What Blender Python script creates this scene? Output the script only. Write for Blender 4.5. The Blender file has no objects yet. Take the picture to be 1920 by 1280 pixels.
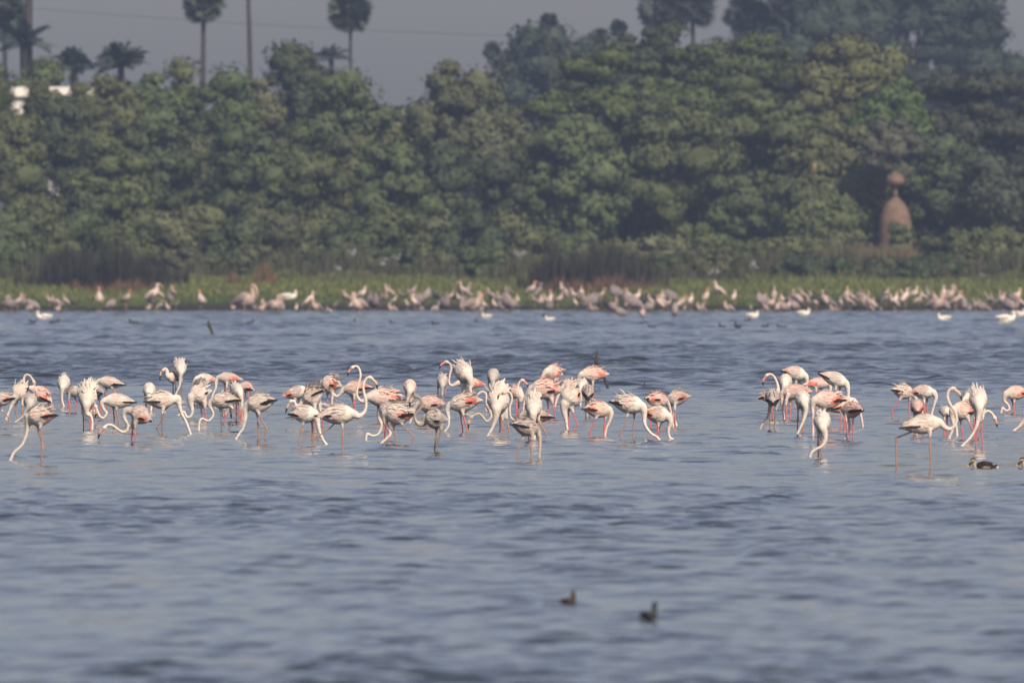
import bpy, math, random
import numpy as np
from mathutils import Vector

C = bpy.context.scene.collection
R = math.radians
# ---------------------------------------------------------------- camera
LENS = 500.0
FPX = LENS / 36.0 * 1920.0          # focal length in photo pixels
HOR = 470.0                         # horizon row in the photo
CH = 2.89                           # camera height above the water
cam = bpy.data.cameras.new('camera'); camo = bpy.data.objects.new('camera', cam); C.objects.link(camo)
cam.lens = LENS; cam.sensor_width = 36; cam.shift_y = -(640 - HOR) / 1920.0
cam.clip_start = 1; cam.clip_end = 6000
camo.location = (0, 0, CH); camo.rotation_euler = (R(90), 0, 0)
cam.dof.use_dof = True; cam.dof.focus_distance = 236; cam.dof.aperture_fstop = 5.0
bpy.context.scene.camera = camo
# ---------------------------------------------------------------- sky, sun, exposure
SUN_EL, SUN_AZ = R(40), R(155)      # azimuth clockwise from +Y (away from the camera): behind the camera, to the right
w = bpy.data.worlds.new('World'); bpy.context.scene.world = w; w.use_nodes = True
nt = w.node_tree; bg = nt.nodes['Background']
sky = nt.nodes.new('ShaderNodeTexSky'); sky.sky_type = 'NISHITA'; sky.sun_disc = False
sky.sun_elevation = SUN_EL; sky.sun_rotation = SUN_AZ; sky.air_density = 1.0; sky.dust_density = 2.0; sky.ozone_density = 2.0
sky.altitude = 0
hs = nt.nodes.new('ShaderNodeHueSaturation'); hs.inputs['Saturation'].default_value = 0.75
tint = nt.nodes.new('ShaderNodeMix'); tint.data_type = 'RGBA'; tint.blend_type = 'MULTIPLY'; tint.inputs[0].default_value = 1
tint.inputs[7].default_value = (1.07, 0.975, 1.035, 1)
nt.links.new(sky.outputs[0], hs.inputs['Color']); nt.links.new(hs.outputs[0], tint.inputs[6])
nt.links.new(tint.outputs[2], bg.inputs[0]); bg.inputs[1].default_value = 0.1
sl = bpy.data.lights.new('sun', 'SUN'); slo = bpy.data.objects.new('sun', sl); C.objects.link(slo)
sl.energy = 4.75; sl.angle = R(0.6); sl.color = (1.0, 0.875, 0.70)
sd = Vector((math.sin(SUN_AZ) * math.cos(SUN_EL), math.cos(SUN_AZ) * math.cos(SUN_EL), math.sin(SUN_EL)))
slo.rotation_euler = sd.to_track_quat('Z', 'Y').to_euler(); slo.location = (60, -60, 80)
sc = bpy.context.scene
sc.view_settings.view_transform = 'Standard'; sc.view_settings.look = 'None'
sc.view_settings.exposure = 0.0; sc.view_settings.gamma = 1.0; sc.view_settings.use_curve_mapping = False
sc.render.engine = 'CYCLES'
sc.cycles.max_bounces = 6; sc.cycles.diffuse_bounces = 2; sc.cycles.glossy_bounces = 3; sc.cycles.volume_bounces = 0
sc.cycles.transmission_bounces = 2; sc.cycles.transparent_max_bounces = 4
sc.cycles.use_denoising = True; sc.cycles.caustics_reflective = False; sc.cycles.caustics_refractive = False

rng = np.random.default_rng(7); random.seed(7)

def at(px, py, d):
    """photo pixel -> point at distance d"""
    return np.array([(px - 960) * d / FPX, d, CH - (py - HOR) * d / FPX])
def dist(py):                       # distance of a water row
    return FPX * CH / (py - HOR)

# ---------------------------------------------------------------- helpers
def tag(o, label=None, cat=None, group=None, kind=None):
    if label: o['label'] = label
    if cat: o['category'] = cat
    if group: o['group'] = group
    if kind: o['kind'] = kind
    return o
def empty(name, loc, label, cat, group=None):
    o = bpy.data.objects.new(name, None); C.objects.link(o); o.location = loc; o.empty_display_size = .2
    return tag(o, label, cat, group)
def link(name, me, parent=None, mat=None):
    o = bpy.data.objects.new(name, me); C.objects.link(o)
    if mat is not None and not me.materials:
        for m in (mat if isinstance(mat, (list, tuple)) else [mat]): me.materials.append(m)
    if parent is not None:
        o.parent = parent; o.location = (0, 0, 0)
    return o
class MB:
    """collects verts and faces (with material index) into one mesh"""
    def __init__(s): s.v = []; s.f = []; s.mi = []; s.n = 0
    def add(s, v, f, mi=0):
        v = np.asarray(v, float); b = s.n; s.v.append(v); s.n += len(v)
        for q in f: s.f.append([i + b for i in q]); s.mi.append(mi)
    def tube(s, pts, rad, n=8, mi=0, cap=True, sq=1.0):
        V, Fc = tube(pts, rad, n, cap, sq); s.add(V, Fc, mi)
    def box(s, lo, hi, mi=0):
        x0, y0, z0 = lo; x1, y1, z1 = hi
        s.add([(x0,y0,z0),(x1,y0,z0),(x1,y1,z0),(x0,y1,z0),(x0,y0,z1),(x1,y0,z1),(x1,y1,z1),(x0,y1,z1)],
              [(0,3,2,1),(4,5,6,7),(0,1,5,4),(1,2,6,5),(2,3,7,6),(3,0,4,7)], mi)
    def mesh(s, name, org=None, smooth=True):
        v = np.concatenate(s.v) if s.v else np.zeros((0, 3))
        if org is not None: v = v - np.asarray(org)
        me = bpy.data.meshes.new(name); me.from_pydata(v.tolist(), [], s.f)
        me.polygons.foreach_set('material_index', s.mi)
        if smooth: me.polygons.foreach_set('use_smooth', [True] * len(s.f))
        me.update(); return me
def nrm(v):
    v = np.asarray(v, float); l = np.linalg.norm(v); return v / l if l > 1e-9 else v
def tube(pts, rad, n=8, cap=True, sq=1.0):
    pts = np.asarray(pts, float); m = len(pts)
    rad = np.full(m, rad) if np.isscalar(rad) else np.asarray(rad, float)
    V = []; Fc = []; prev = None
    for i in range(m):
        t = nrm(pts[min(i + 1, m - 1)] - pts[max(i - 1, 0)])
        if prev is None:
            ref = np.array([0, 0, 1.]) if abs(t[2]) < .9 else np.array([1., 0, 0])
            u = nrm(np.cross(np.cross(t, ref), t))
        else:
            u = nrm(prev - t * np.dot(prev, t))
        prev = u; v = np.cross(t, u)
        for k in range(n):
            a = 2 * math.pi * k / n
            V.append(pts[i] + rad[i] * (math.cos(a) * u + math.sin(a) * v * sq))
    for i in range(m - 1):
        for k in range(n):
            k2 = (k + 1) % n
            Fc.append((i * n + k, i * n + k2, (i + 1) * n + k2, (i + 1) * n + k))
    if cap:
        Fc.append(tuple(range(n - 1, -1, -1))); Fc.append(tuple((m - 1) * n + k for k in range(n)))
    return V, Fc
def smooth_path(p, per=6):
    """Catmull-Rom through the points"""
    p = np.asarray(p, float)
    if len(p) < 3: return np.array([p[0] + (p[-1] - p[0]) * k / per for k in range(per + 1)])
    q = np.vstack([2 * p[0] - p[1], p, 2 * p[-1] - p[-2]]); out = []
    for i in range(1, len(q) - 2):
        a, b, c, d = q[i - 1], q[i], q[i + 1], q[i + 2]
        for k in range(per):
            t = k / per
            out.append(.5 * (2 * b + (c - a) * t + (2 * a - 5 * b + 4 * c - d) * t * t + (3 * b - a - 3 * c + d) * t ** 3))
    out.append(p[-1]); return np.array(out)

# ---------------------------------------------------------------- materials
def mat(name, col, rough=.7, spec=.3, noise=None, bump=None, objcol=False, island=0.0, attr=None):
    m = bpy.data.materials.new(name); m.use_nodes = True; t = m.node_tree; b = t.nodes['Principled BSDF']
    b.inputs['Roughness'].default_value = rough; b.inputs['Specular IOR Level'].default_value = spec
    b.inputs['Base Color'].default_value = (*col, 1); src = None
    if objcol:
        src = t.nodes.new('ShaderNodeObjectInfo').outputs['Color']
    if attr:
        a = t.nodes.new('ShaderNodeAttribute'); a.attribute_name = attr; src = a.outputs['Color']
    def mul(fac_out, lo, hi, src):
        r = t.nodes.new('ShaderNodeMapRange'); r.inputs[3].default_value = lo; r.inputs[4].default_value = hi
        t.links.new(fac_out, r.inputs[0])
        x = t.nodes.new('ShaderNodeMix'); x.data_type = 'RGBA'; x.blend_type = 'MULTIPLY'; x.inputs[0].default_value = 1
        if src is None: x.inputs[6].default_value = (*col, 1)
        else: t.links.new(src, x.inputs[6])
        t.links.new(r.outputs[0], x.inputs[7]); return x.outputs[2]
    tc = t.nodes.new('ShaderNodeTexCoord')
    if noise:
        sc_, lo, hi = noise
        nz = t.nodes.new('ShaderNodeTexNoise'); nz.inputs['Scale'].default_value = sc_; nz.inputs['Detail'].default_value = 4
        t.links.new(tc.outputs['Object'], nz.inputs['Vector'])
        r0 = t.nodes.new('ShaderNodeMapRange'); r0.inputs[1].default_value = .3; r0.inputs[2].default_value = .7
        t.links.new(nz.outputs[0], r0.inputs[0]); src = mul(r0.outputs[0], lo, hi, src)
    if island:
        g = t.nodes.new('ShaderNodeNewGeometry'); src = mul(g.outputs['Random Per Island'], 1 - island, 1 + island, src)
    if src is not None: t.links.new(src, b.inputs['Base Color'])
    if bump:
        sc_, st, ds = bump
        nz = t.nodes.new('ShaderNodeTexNoise'); nz.inputs['Scale'].default_value = sc_; nz.inputs['Detail'].default_value = 3
        t.links.new(tc.outputs['Object'], nz.inputs['Vector'])
        bp = t.nodes.new('ShaderNodeBump'); bp.inputs['Strength'].default_value = st; bp.inputs['Distance'].default_value = ds
        t.links.new(nz.outputs[0], bp.inputs['Height']); t.links.new(bp.outputs[0], b.inputs['Normal'])
    return m
M = {}
M['leaf'] = mat('leaf', (.08, .1, .03), .6, .25, objcol=True, island=.14, noise=(1.1, .68, 1.3), bump=(3.2, 1.0, .22))
M['bark'] = mat('bark', (.11, .085, .06), .9, .1, noise=(3, .6, 1.3))
M['palm_bark'] = mat('palm_bark', (.062, .056, .056), .9, .1, noise=(4, .6, 1.3))
M['frond'] = mat('frond', (.07, .09, .04), .6, .25, objcol=True, island=.35)
M['plaster'] = mat('plaster', (.78, .74, .68), .8, .2, noise=(.8, .85, 1.05))
M['terra'] = mat('terracotta', (.185, .122, .088), .85, .15, noise=(2.5, .7, 1.2), bump=(9, .5, .04))
M['dark_glass'] = mat('dark_glass', (.02, .025, .03), .15, .5)
M['wire'] = mat('wire', (.05, .05, .05), .5, .4)
M['wood'] = mat('weathered_wood', (.055, .04, .032), .85, .2, noise=(20, .6, 1.4))
# ---------------------------------------------------------------- setting: ground, water
SHORE = 688.0
def ground_z(x, d):
    s = d - SHORE - 5.0 * math.sin(x * .23 + .6) - 3.0 * math.sin(x * .61 + 1) - 1.2 * math.sin(x * 1.7)
    pts = ((-120, -1.1), (-30, -.35), (0, 0.0), (6, .09), (20, .42), (45, 1.25), (70, 1.7), (200, 2.0), (1500, 2.4))
    if s <= pts[0][0]: return pts[0][1]
    for (a, za), (b, zb) in zip(pts, pts[1:]):
        if s <= b: return za + (zb - za) * (s - a) / (b - a)
    return pts[-1][1]
def row_on_ground(px, py):
    """distance where the photo row py meets the bank"""
    if py > 583: return dist(py)
    d = SHORE
    while d < 760:
        x = (px - 960) * d / FPX
        if HOR - (ground_z(x, d) - CH) * FPX / d <= py: return d
        d += .5
    return d
def build_ground():
    xs = np.concatenate([np.linspace(-600, -45, 12), np.linspace(-40, 40, 81), np.linspace(45, 600, 12)])
    ys = np.concatenate([np.linspace(-45, 640, 8), np.linspace(655, 780, 64), np.linspace(800, 1600, 20)])
    V = [(x, y, ground_z(x, y)) for y in ys for x in xs]; nx = len(xs)
    Fc = [(j * nx + i, j * nx + i + 1, (j + 1) * nx + i + 1, (j + 1) * nx + i) for j in range(len(ys) - 1) for i in range(nx - 1)]
    mb = MB(); mb.add(V, Fc); me = mb.mesh('ground')
    m = mat('bank_soil', (.06, .075, .03), .95, .05, noise=(.6, .7, 1.3)); t = m.node_tree; b = t.nodes['Principled BSDF']
    # bare dark mud by the waterline, grass higher up
    tc = t.nodes.new('ShaderNodeTexCoord'); sp = t.nodes.new('ShaderNodeSeparateXYZ'); t.links.new(tc.outputs['Object'], sp.inputs[0])
    nz = t.nodes.new('ShaderNodeTexNoise'); nz.inputs['Scale'].default_value = .9; t.links.new(tc.outputs['Object'], nz.inputs['Vector'])
    ad = t.nodes.new('ShaderNodeMath'); ad.operation = 'MULTIPLY_ADD'; ad.inputs[1].default_value = .25
    t.links.new(nz.outputs[0], ad.inputs[0]); t.links.new(sp.outputs['Z'], ad.inputs[2])
    mr = t.nodes.new('ShaderNodeMapRange'); mr.inputs[1].default_value = .24; mr.inputs[2].default_value = .52; t.links.new(ad.outputs[0], mr.inputs[0])
    mx = t.nodes.new('ShaderNodeMix'); mx.data_type = 'RGBA'; t.links.new(mr.outputs[0], mx.inputs[0])
    mx.inputs[6].default_value = (.035, .03, .022, 1)
    old = b.inputs['Base Color'].links[0].from_socket; t.links.new(old, mx.inputs[7]); t.links.new(mx.outputs[2], b.inputs['Base Color'])
    o = link('ground', me, None, m); tag(o, kind='structure'); return o
build_ground()

def build_water():
    # one sheet, dense where ripples can be told apart, every ripple a real crest
    ys = [-40, 20, 60, 80]; y = 88.0
    while y < 300: ys.append(y); y += max(.085, y * .0007)
    while y < 430: ys.append(y); y += y * .00042
    while y < 700: ys.append(y); y += y * .00062
    ys += [705, 715]
    ys = np.array(ys); nc = 132
    u = np.linspace(-1, 1, nc); out = np.array([1.6, 3, 8])
    def xs_at(y):
        hw = max(3.0, .045 * y); far = hw * np.array([1.3, 2.0, 4.0]) + np.array([0, 5, 60])
        return np.concatenate([-far[::-1], u * hw, far])
    X = np.array([xs_at(y) for y in ys]); Y = np.repeat(ys[:, None], X.shape[1], 1); Z = np.zeros_like(X)
    rw = np.random.default_rng(3)
    rows_sp = np.gradient(ys)[:, None]; col_sp = (.09 * Y / nc)
    def patch(x, y, s, sd):
        r2 = np.random.default_rng(sd); v = 0
        for k in range(7):
            a = r2.uniform(0, 6.28); f = s * r2.uniform(.5, 1.6)
            v = v + np.sin((x * math.cos(a) * 1.0 + y * math.sin(a) * .35) * f + r2.uniform(0, 6.28))
        return v / 3.7
    # wind strength along the lake: rougher bands and calmer lanes
    amp = np.interp(ys, [88, 96, 103, 110, 138, 146, 152, 163, 172, 190, 215, 250, 285, 420, 560, 645, 662, 686],
                        [1.6, 1.5, 1.2, 1.08, 1.15, 1.5, 1.75, 1.5, 1.2, 1.15, 1.15, 1.25, 1.4, 1.6, 1.75, 1.8, 1.5, .9])[:, None]
    amp = amp * np.clip(1 + .38 * patch(X, Y, .35, 5), .45, 1.8)
    grp = np.clip(.85 + .8 * patch(X, Y, 2.6, 15) * patch(X, Y, 1.5, 16), .45, 2.4)
    warp = .8 * patch(X, Y, .9, 9)
    def add_waves(n, l0, l1, h0, pw, wt):
        nonlocal Z
        for k in range(n):
            lam = math.exp(rw.uniform(math.log(l0), math.log(l1)))
            a = math.pi / 2 + rw.normal(0, .42); kx, ky = 2 * math.pi / lam * math.cos(a), 2 * math.pi / lam * math.sin(a)
            h = h0 * lam ** pw
            keep = np.clip((lam / np.maximum(rows_sp * abs(math.sin(a)), col_sp * abs(math.cos(a))) - 2.2) / 2.0, 0, 1) * wt
            ph = np.sin(kx * X + ky * Y + rw.uniform(0, 6.28) + warp * rw.uniform(-1.5, 1.5)); Z += keep * h * (ph + .35 * ph * ph)
    add_waves(60, .18, .85, .0036, .85, 1.0)
    add_waves(26, .75, 1.7, .0058, .8, np.interp(ys, [400, 480, 600, 690], [0, .7, 1.0, .9])[:, None])
    add_waves(48, .42, 1.12, .0052, .8, np.interp(ys, [215, 300, 420, 700], [0, .85, .95, .9])[:, None])
    Z *= np.minimum(amp * grp, 2.05)
    nx = X.shape[1]; V = np.stack([X, Y, Z], -1).reshape(-1, 3)
    I = np.arange(len(ys) - 1)[:, None] * nx + np.arange(nx - 1)[None]
    Q = np.stack([I, I + 1, I + 1 + nx, I + nx], -1).reshape(-1, 4)
    me = bpy.data.meshes.new('water'); me.vertices.add(len(V)); me.vertices.foreach_set('co', V.ravel())
    me.loops.add(Q.size); me.loops.foreach_set('vertex_index', Q.ravel().astype(np.int32)); me.polygons.add(len(Q))
    me.polygons.foreach_set('loop_start', np.arange(0, Q.size, 4, dtype=np.int32))
    me.polygons.foreach_set('use_smooth', np.ones(len(Q), bool)); me.update(calc_edges=True)
    m = bpy.data.materials.new('lake_water'); m.use_nodes = True; t = m.node_tree; b = t.nodes['Principled BSDF']
    b.inputs['Base Color'].default_value = (.022, .028, .032, 1); b.inputs['Roughness'].default_value = .05; b.inputs['IOR'].default_value = 1.33
    tc = t.nodes.new('ShaderNodeTexCoord'); mp = t.nodes.new('ShaderNodeMapping'); mp.inputs['Scale'].default_value = (1.6, .8, 1)
    t.links.new(tc.outputs['Object'], mp.inputs[0])
    nz = t.nodes.new('ShaderNodeTexNoise'); nz.inputs['Scale'].default_value = 1.0; nz.inputs['Detail'].default_value = 4; nz.inputs['Roughness'].default_value = .6
    t.links.new(mp.outputs[0], nz.inputs['Vector'])
    sp = t.nodes.new('ShaderNodeSeparateXYZ'); t.links.new(tc.outputs['Object'], sp.inputs[0])
    # the wind drops in the lee of the bank; far chop too fine for the mesh lives in the relief
    cr = t.nodes.new('ShaderNodeFloatCurve'); c = cr.mapping.curves[0]
    c.points[0].location = (0, .06); c.points[1].location = (1, .02)
    for p in ((.30, .08), (.40, .15), (.6, .3), (.88, .4), (.935, .4), (.955, .35)): c.points.new(*p)
    cr.mapping.update()
    dv = t.nodes.new('ShaderNodeMath'); dv.operation = 'DIVIDE'; dv.inputs[1].default_value = 700; t.links.new(sp.outputs['Y'], dv.inputs[0])
    t.links.new(dv.outputs[0], cr.inputs['Value'])
    bp = t.nodes.new('ShaderNodeBump'); bp.inputs['Distance'].default_value = .16
    t.links.new(cr.outputs[0], bp.inputs['Strength']); t.links.new(nz.outputs[0], bp.inputs['Height']); t.links.new(bp.outputs[0], b.inputs['Normal'])
    o = link('water', me, None, m); tag(o, kind='structure'); return o
build_water()
# ---------------------------------------------------------------- vegetation
def ico(sub):
    import bmesh
    bm = bmesh.new(); bmesh.ops.create_icosphere(bm, subdivisions=sub, radius=1.0)
    v = np.array([q.co[:] for q in bm.verts]); f = np.array([[q.index for q in p.verts] for p in bm.faces]); bm.free(); return v, f
ICO_V, ICO_F = ico(2)
def lump(d, rg):
    """uneven sub-clumps of one spray of foliage"""
    o = 0
    for k in range(9):
        w = nrm(rg.normal(size=3)); o = np.maximum(o, np.clip((d @ w - .55) / .45, 0, 1) ** .6 * rg.uniform(.6, 1.0))
    return .66 + .46 * o + rg.normal(size=len(d)) * .10
def foliage(name, puffs, per, size, rg):
    """each puff is a lumpy mass of inner leaves with loose leaf-sized faces over it; leaves of a mass shade together"""
    V = []; F = []; N = []; n0 = 0
    for p in puffs:
        q = ICO_V * lump(ICO_V, rg)[:, None] * .74; V.append(p[:3] + q * p[3:]); F.append(ICO_F + n0); n0 += len(q)
        e = q.copy(); nn = np.zeros_like(e); t = e[ICO_F]; fn = np.cross(t[:, 1] - t[:, 0], t[:, 2] - t[:, 0])
        for k in range(3): np.add.at(nn, ICO_F[:, k], fn)
        N.append(nn / np.linalg.norm(nn, axis=1)[:, None])
    P = np.repeat(np.asarray(puffs, float), per, 0); n = len(P)
    d = rg.normal(size=(n, 3)); d[:, 2] += .25; d /= np.linalg.norm(d, axis=1)[:, None]
    c = P[:, :3] + d * P[:, 3:] * (.62 + .58 * rg.beta(2.0, 1.6, n))[:, None]
    nn = d + rg.normal(size=(n, 3)) * .35; nn /= np.linalg.norm(nn, axis=1)[:, None]
    a = np.cross(nn, rg.normal(size=(n, 3))); a /= np.linalg.norm(a, axis=1)[:, None]; b = np.cross(nn, a)
    s = size * rg.uniform(.55, 1.25, n)[:, None]
    lv = np.stack([c - a * s - b * s * .5, c + a * s - b * s * .5, c + b * s * 1.1], 1).reshape(-1, 3)
    ln = np.repeat(d + nn * .45, 3, 0); ln /= np.linalg.norm(ln, axis=1)[:, None]
    V = np.vstack(V + [lv]); N = np.vstack(N + [ln]); F = np.vstack(F); Q = n0 + np.arange(n * 3).reshape(n, 3)
    me = bpy.data.meshes.new(name); me.vertices.add(len(V)); me.vertices.foreach_set('co', V.ravel())
    L = np.concatenate([F.ravel(), Q.ravel()]).astype(np.int32); me.loops.add(len(L)); me.loops.foreach_set('vertex_index', L)
    st = np.concatenate([np.arange(len(F)) * 3, F.size + np.arange(n) * 3]).astype(np.int32); me.polygons.add(len(st)); me.polygons.foreach_set('loop_start', st)
    me.polygons.foreach_set('use_smooth', np.ones(len(st), bool)); me.update(calc_edges=True)
    me.normals_split_custom_set_from_vertices(N.tolist()); return me
def leaf_quads(puffs, per, size, rg):
    P = np.repeat(np.asarray(puffs, float), per, 0); n = len(P)
    d = rg.normal(size=(n, 3)); d /= np.linalg.norm(d, axis=1)[:, None]; c = P[:, :3] + d * P[:, 3:] * rg.uniform(.5, 1.1, n)[:, None]
    a = np.cross(d, rg.normal(size=(n, 3))); a /= np.linalg.norm(a, axis=1)[:, None]; b = np.cross(d, a); s = size * rg.uniform(.6, 1.25, n)[:, None]
    return np.stack([c - a * s, c - b * s * .6, c + a * s, c + b * s * .6], 1).reshape(-1, 3)
def quads_mesh(name, v, smooth=False):
    n = len(v) // 4; me = bpy.data.meshes.new(name); me.vertices.add(len(v)); me.vertices.foreach_set('co', v.ravel())
    me.loops.add(len(v)); me.loops.foreach_set('vertex_index', np.arange(len(v), dtype=np.int32)); me.polygons.add(n)
    me.polygons.foreach_set('loop_start', np.arange(0, len(v), 4, dtype=np.int32)); me.update(calc_edges=True); return me
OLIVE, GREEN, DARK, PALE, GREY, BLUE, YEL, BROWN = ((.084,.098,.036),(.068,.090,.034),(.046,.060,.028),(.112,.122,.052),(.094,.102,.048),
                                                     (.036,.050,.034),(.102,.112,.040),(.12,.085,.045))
def tree(name, label, cat, px, top, hw, base, d, col, shape='dome', puff=1.0, per=80, size=.24, seed=0, group=None, fill=1.0, tiers=0, gx=None):
    """px centre column, top row, half width (px), row where the crown starts, distance"""
    rg = np.random.default_rng(seed + int(px) * 7 + int(top))
    k = d / FPX; X = (px - 960) * k; gz = ground_z(X, d) - .1
    zt = CH - (top - HOR) * k; zb = max(CH - (base - HOR) * k, gz + .1); hwm = hw * k; H = zt - zb
    o = empty(name, (X, d, gz), label, cat, group)
    puffs = []; pr = puff
    cz = zb + H * (.5 if shape == 'ball' else .38)
    rz_up = zt - cz; rz_dn = cz - zb
    area = 4 * math.pi * hwm * max(H, .5) / 2
    n = int(max(10, fill * area / (pr * pr * 1.25)))
    for i in range(n):
        v = rg.normal(size=3); v /= np.linalg.norm(v)
        r = rg.uniform(.42, 1.0) ** .55
        x, y = v[0] * hwm * r, v[1] * hwm * .85 * r
        z = v[2] * r * (rz_up if v[2] > 0 else rz_dn)
        if y > .5 * hwm and z < .35 * rz_up: continue        # deep inside the belt, against the next tree
        if shape == 'cone': s_ = 1 - .6 * (z + rz_dn) / H; x *= s_ * 1.2; y *= s_ * 1.2
        if tiers:
            tq = rz_up / tiers * 1.6; z = z * .35 + round(z / tq) * tq * .65 + rg.normal() * .3
        q = pr * rg.choice([.5, .75, 1.0, 1.35], p=[.25, .3, .3, .15]) * rg.uniform(.85, 1.15)
        m_ = max(0.0, (hwm - .1) - math.hypot(x, y) * .55)
        puffs.append((x, y, max(cz + z - q * .35 - gz, q * .4), q * 1.15, q * 1.1, q * (.55 if tiers else .8)))
    PF = np.array(puffs); sz = (zt - gz) / (PF[:, 2] + PF[:, 5] * .8).max(); sz = min(max(sz, .8), 1.5); PF[:, 2] *= sz; puffs = PF
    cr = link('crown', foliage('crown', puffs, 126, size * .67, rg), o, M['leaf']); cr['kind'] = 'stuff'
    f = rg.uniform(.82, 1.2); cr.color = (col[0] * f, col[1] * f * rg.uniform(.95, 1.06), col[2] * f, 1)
    mb = MB(); tr = max(.06, hwm * .055); hh = (cz - gz)
    mb.tube([(0, 0, -.3), (tr * .4, 0, hh * .35), (0, tr * .5, hh * .75), (tr, 0, hh + rz_up * .4)], [tr * 1.3, tr, tr * .75, tr * .3], 7)
    for a in rg.uniform(0, 6.28, 5):
        l = hwm * rg.uniform(.5, .8); h0 = hh * rg.uniform(.35, .7)
        mb.tube([(0, 0, h0), (math.cos(a) * l * .5, math.sin(a) * l * .5, h0 + l * .35), (math.cos(a) * l, math.sin(a) * l, h0 + l * .8)], [tr * .6, tr * .4, tr * .12], 5)
    link('trunk', mb.mesh('trunk'), o, M['bark'])
    return o
THICK, GROVE, SHRUB, FARG = 'bushes of the thicket behind the left bank', 'big trees of the grove on the right', 'low shrubs between the grass bank and the trees', 'hazy trees far behind the grove'
# the thicket on the left: low front, middle tier, skyline tier
front = [(8,395,60,'at the left edge of the picture',GREEN),(75,372,62,'above the dark reeds, second from the left edge',OLIVE),(150,395,60,'right above the dark reed bed',GREEN),
 (225,372,58,'above the brown dry grass at the left',OLIVE),(300,398,62,'behind the right end of the left reed bed',GREY),(372,380,58,'under the round-headed palm',OLIVE),
 (440,402,60,'under the bare pole trunk, at the foot of the thicket',GREEN),(515,385,60,'above the orange dry tufts',GREY),(590,398,62,'left of the scattered pale plants',OLIVE),
 (665,408,58,'right behind the scattered pale plants',GREEN),(735,392,60,'below the gap of sky, at the foot of the thicket',OLIVE),(810,410,60,'behind the small tan stump-like tuft',GREY),
 (880,395,60,'below the pale round tree',DARK),(955,400,56,'at the right foot of the thicket, next to the big tree',OLIVE)]
for i, (px, top, hw, where, col) in enumerate(front):
    tree('bush', 'low %s bush %s' % ({GREEN:'green',OLIVE:'olive',GREY:'grey-green',DARK:'dark green'}[col], where), 'bush', px, top, hw, 512, 756 + (i % 3) * 5, col, puff=.95, per=125, size=.20, fill=.85, seed=i, group=THICK)
mid = [(165,322,58,'low in front of the right end of the white building',GREEN),(12,212,66,'at the left edge below the white building',OLIVE),(112,186,52,'just below the white building',DARK),(205,250,72,'with dark hollows, right of the white building',OLIVE),
 (295,228,72,'between the white building and the round-headed palm',GREEN),(385,252,72,'below the round-headed palm',GREY),(470,235,72,'below the bare pole trunk',GREEN),
 (555,240,74,'halfway up the thicket under the dark humped tree',OLIVE),(645,252,72,'halfway up the thicket under the heart-shaped palm',OLIVE),(735,262,70,'under the gap of sky',GREEN),
 (825,275,74,'under the pale round tree',DARK),(915,290,66,'against the left side of the big tree',DARK)]
for i, (px, top, hw, where, col) in enumerate(mid):
    tree('bush', 'tall %s bush %s' % ({GREEN:'green',OLIVE:'olive',GREY:'grey-green',DARK:'dark green',YEL:'yellowish'}[col], where), 'bush', px, top, hw, 505, 774 + (i % 3) * 5, col, puff=1.0, per=150, size=.225, fill=.85, seed=40 + i, group=THICK)
back = [(-8,140,26,'cut by the left edge, left of the white building',OLIVE),(-5,118,62,'cut by the left edge, beside the leaning palm',OLIVE),(75,108,60,'rising behind the white building',GREEN),(215,140,60,'under the two feathery date palms',OLIVE),(280,138,58,'left of the round-headed palm, on the skyline',GREEN),
 (345,114,52,'at the foot of the round-headed palm trunk',OLIVE),(425,128,58,'between the round-headed palm and the pole trunk',GREEN),(490,150,50,'at the foot of the bare pole trunk',GREY),
 (555,82,76,'with a tall hump, highest of the left skyline',DARK),(640,128,58,'under the heart-shaped palm',GREEN),(690,178,40,'beside the left end of the gap of sky',GREEN),
 (748,204,46,'low in the gap of sky',PALE),(858,116,92,'with a pale airy round crown, right of the gap of sky',GREY),(948,170,60,'leaning on the big grove tree',GREY)]
for i, (px, top, hw, where, col) in enumerate(back):
    tree('tree', '%s tree %s' % ({GREEN:'green',OLIVE:'olive',GREY:'grey-green',DARK:'dark',PALE:'pale green'}[col], where), 'tree', px, top, hw, 490, 800 + (i % 3) * 9, col, puff=.98, per=150, size=.235, fill=.9, seed=80 + i, group='trees on the skyline of the left thicket')
for i, (px, top, hw, base, wh) in enumerate([(-10,150,22,300,'covering the left end of the white building'),(77,152,19,270,'splitting the white building in two'),(120,180,46,330,'hiding the right half of the white building'),(38,232,30,330,'hiding the left half of the white building'),(148,157,9,300,'poking up before the right end of the white building'),(104,172,11,300,'poking up before the middle of the white building'),(172,176,22,330,'against the right corner of the white building')]):
    tree('tree', 'small olive tree ' + wh, 'tree', px, top, hw, base, 786, OLIVE, puff=.55, per=110, size=.15, seed=400 + i, group='small trees in front of the white building', shape='ball', fill=1.5)
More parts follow.
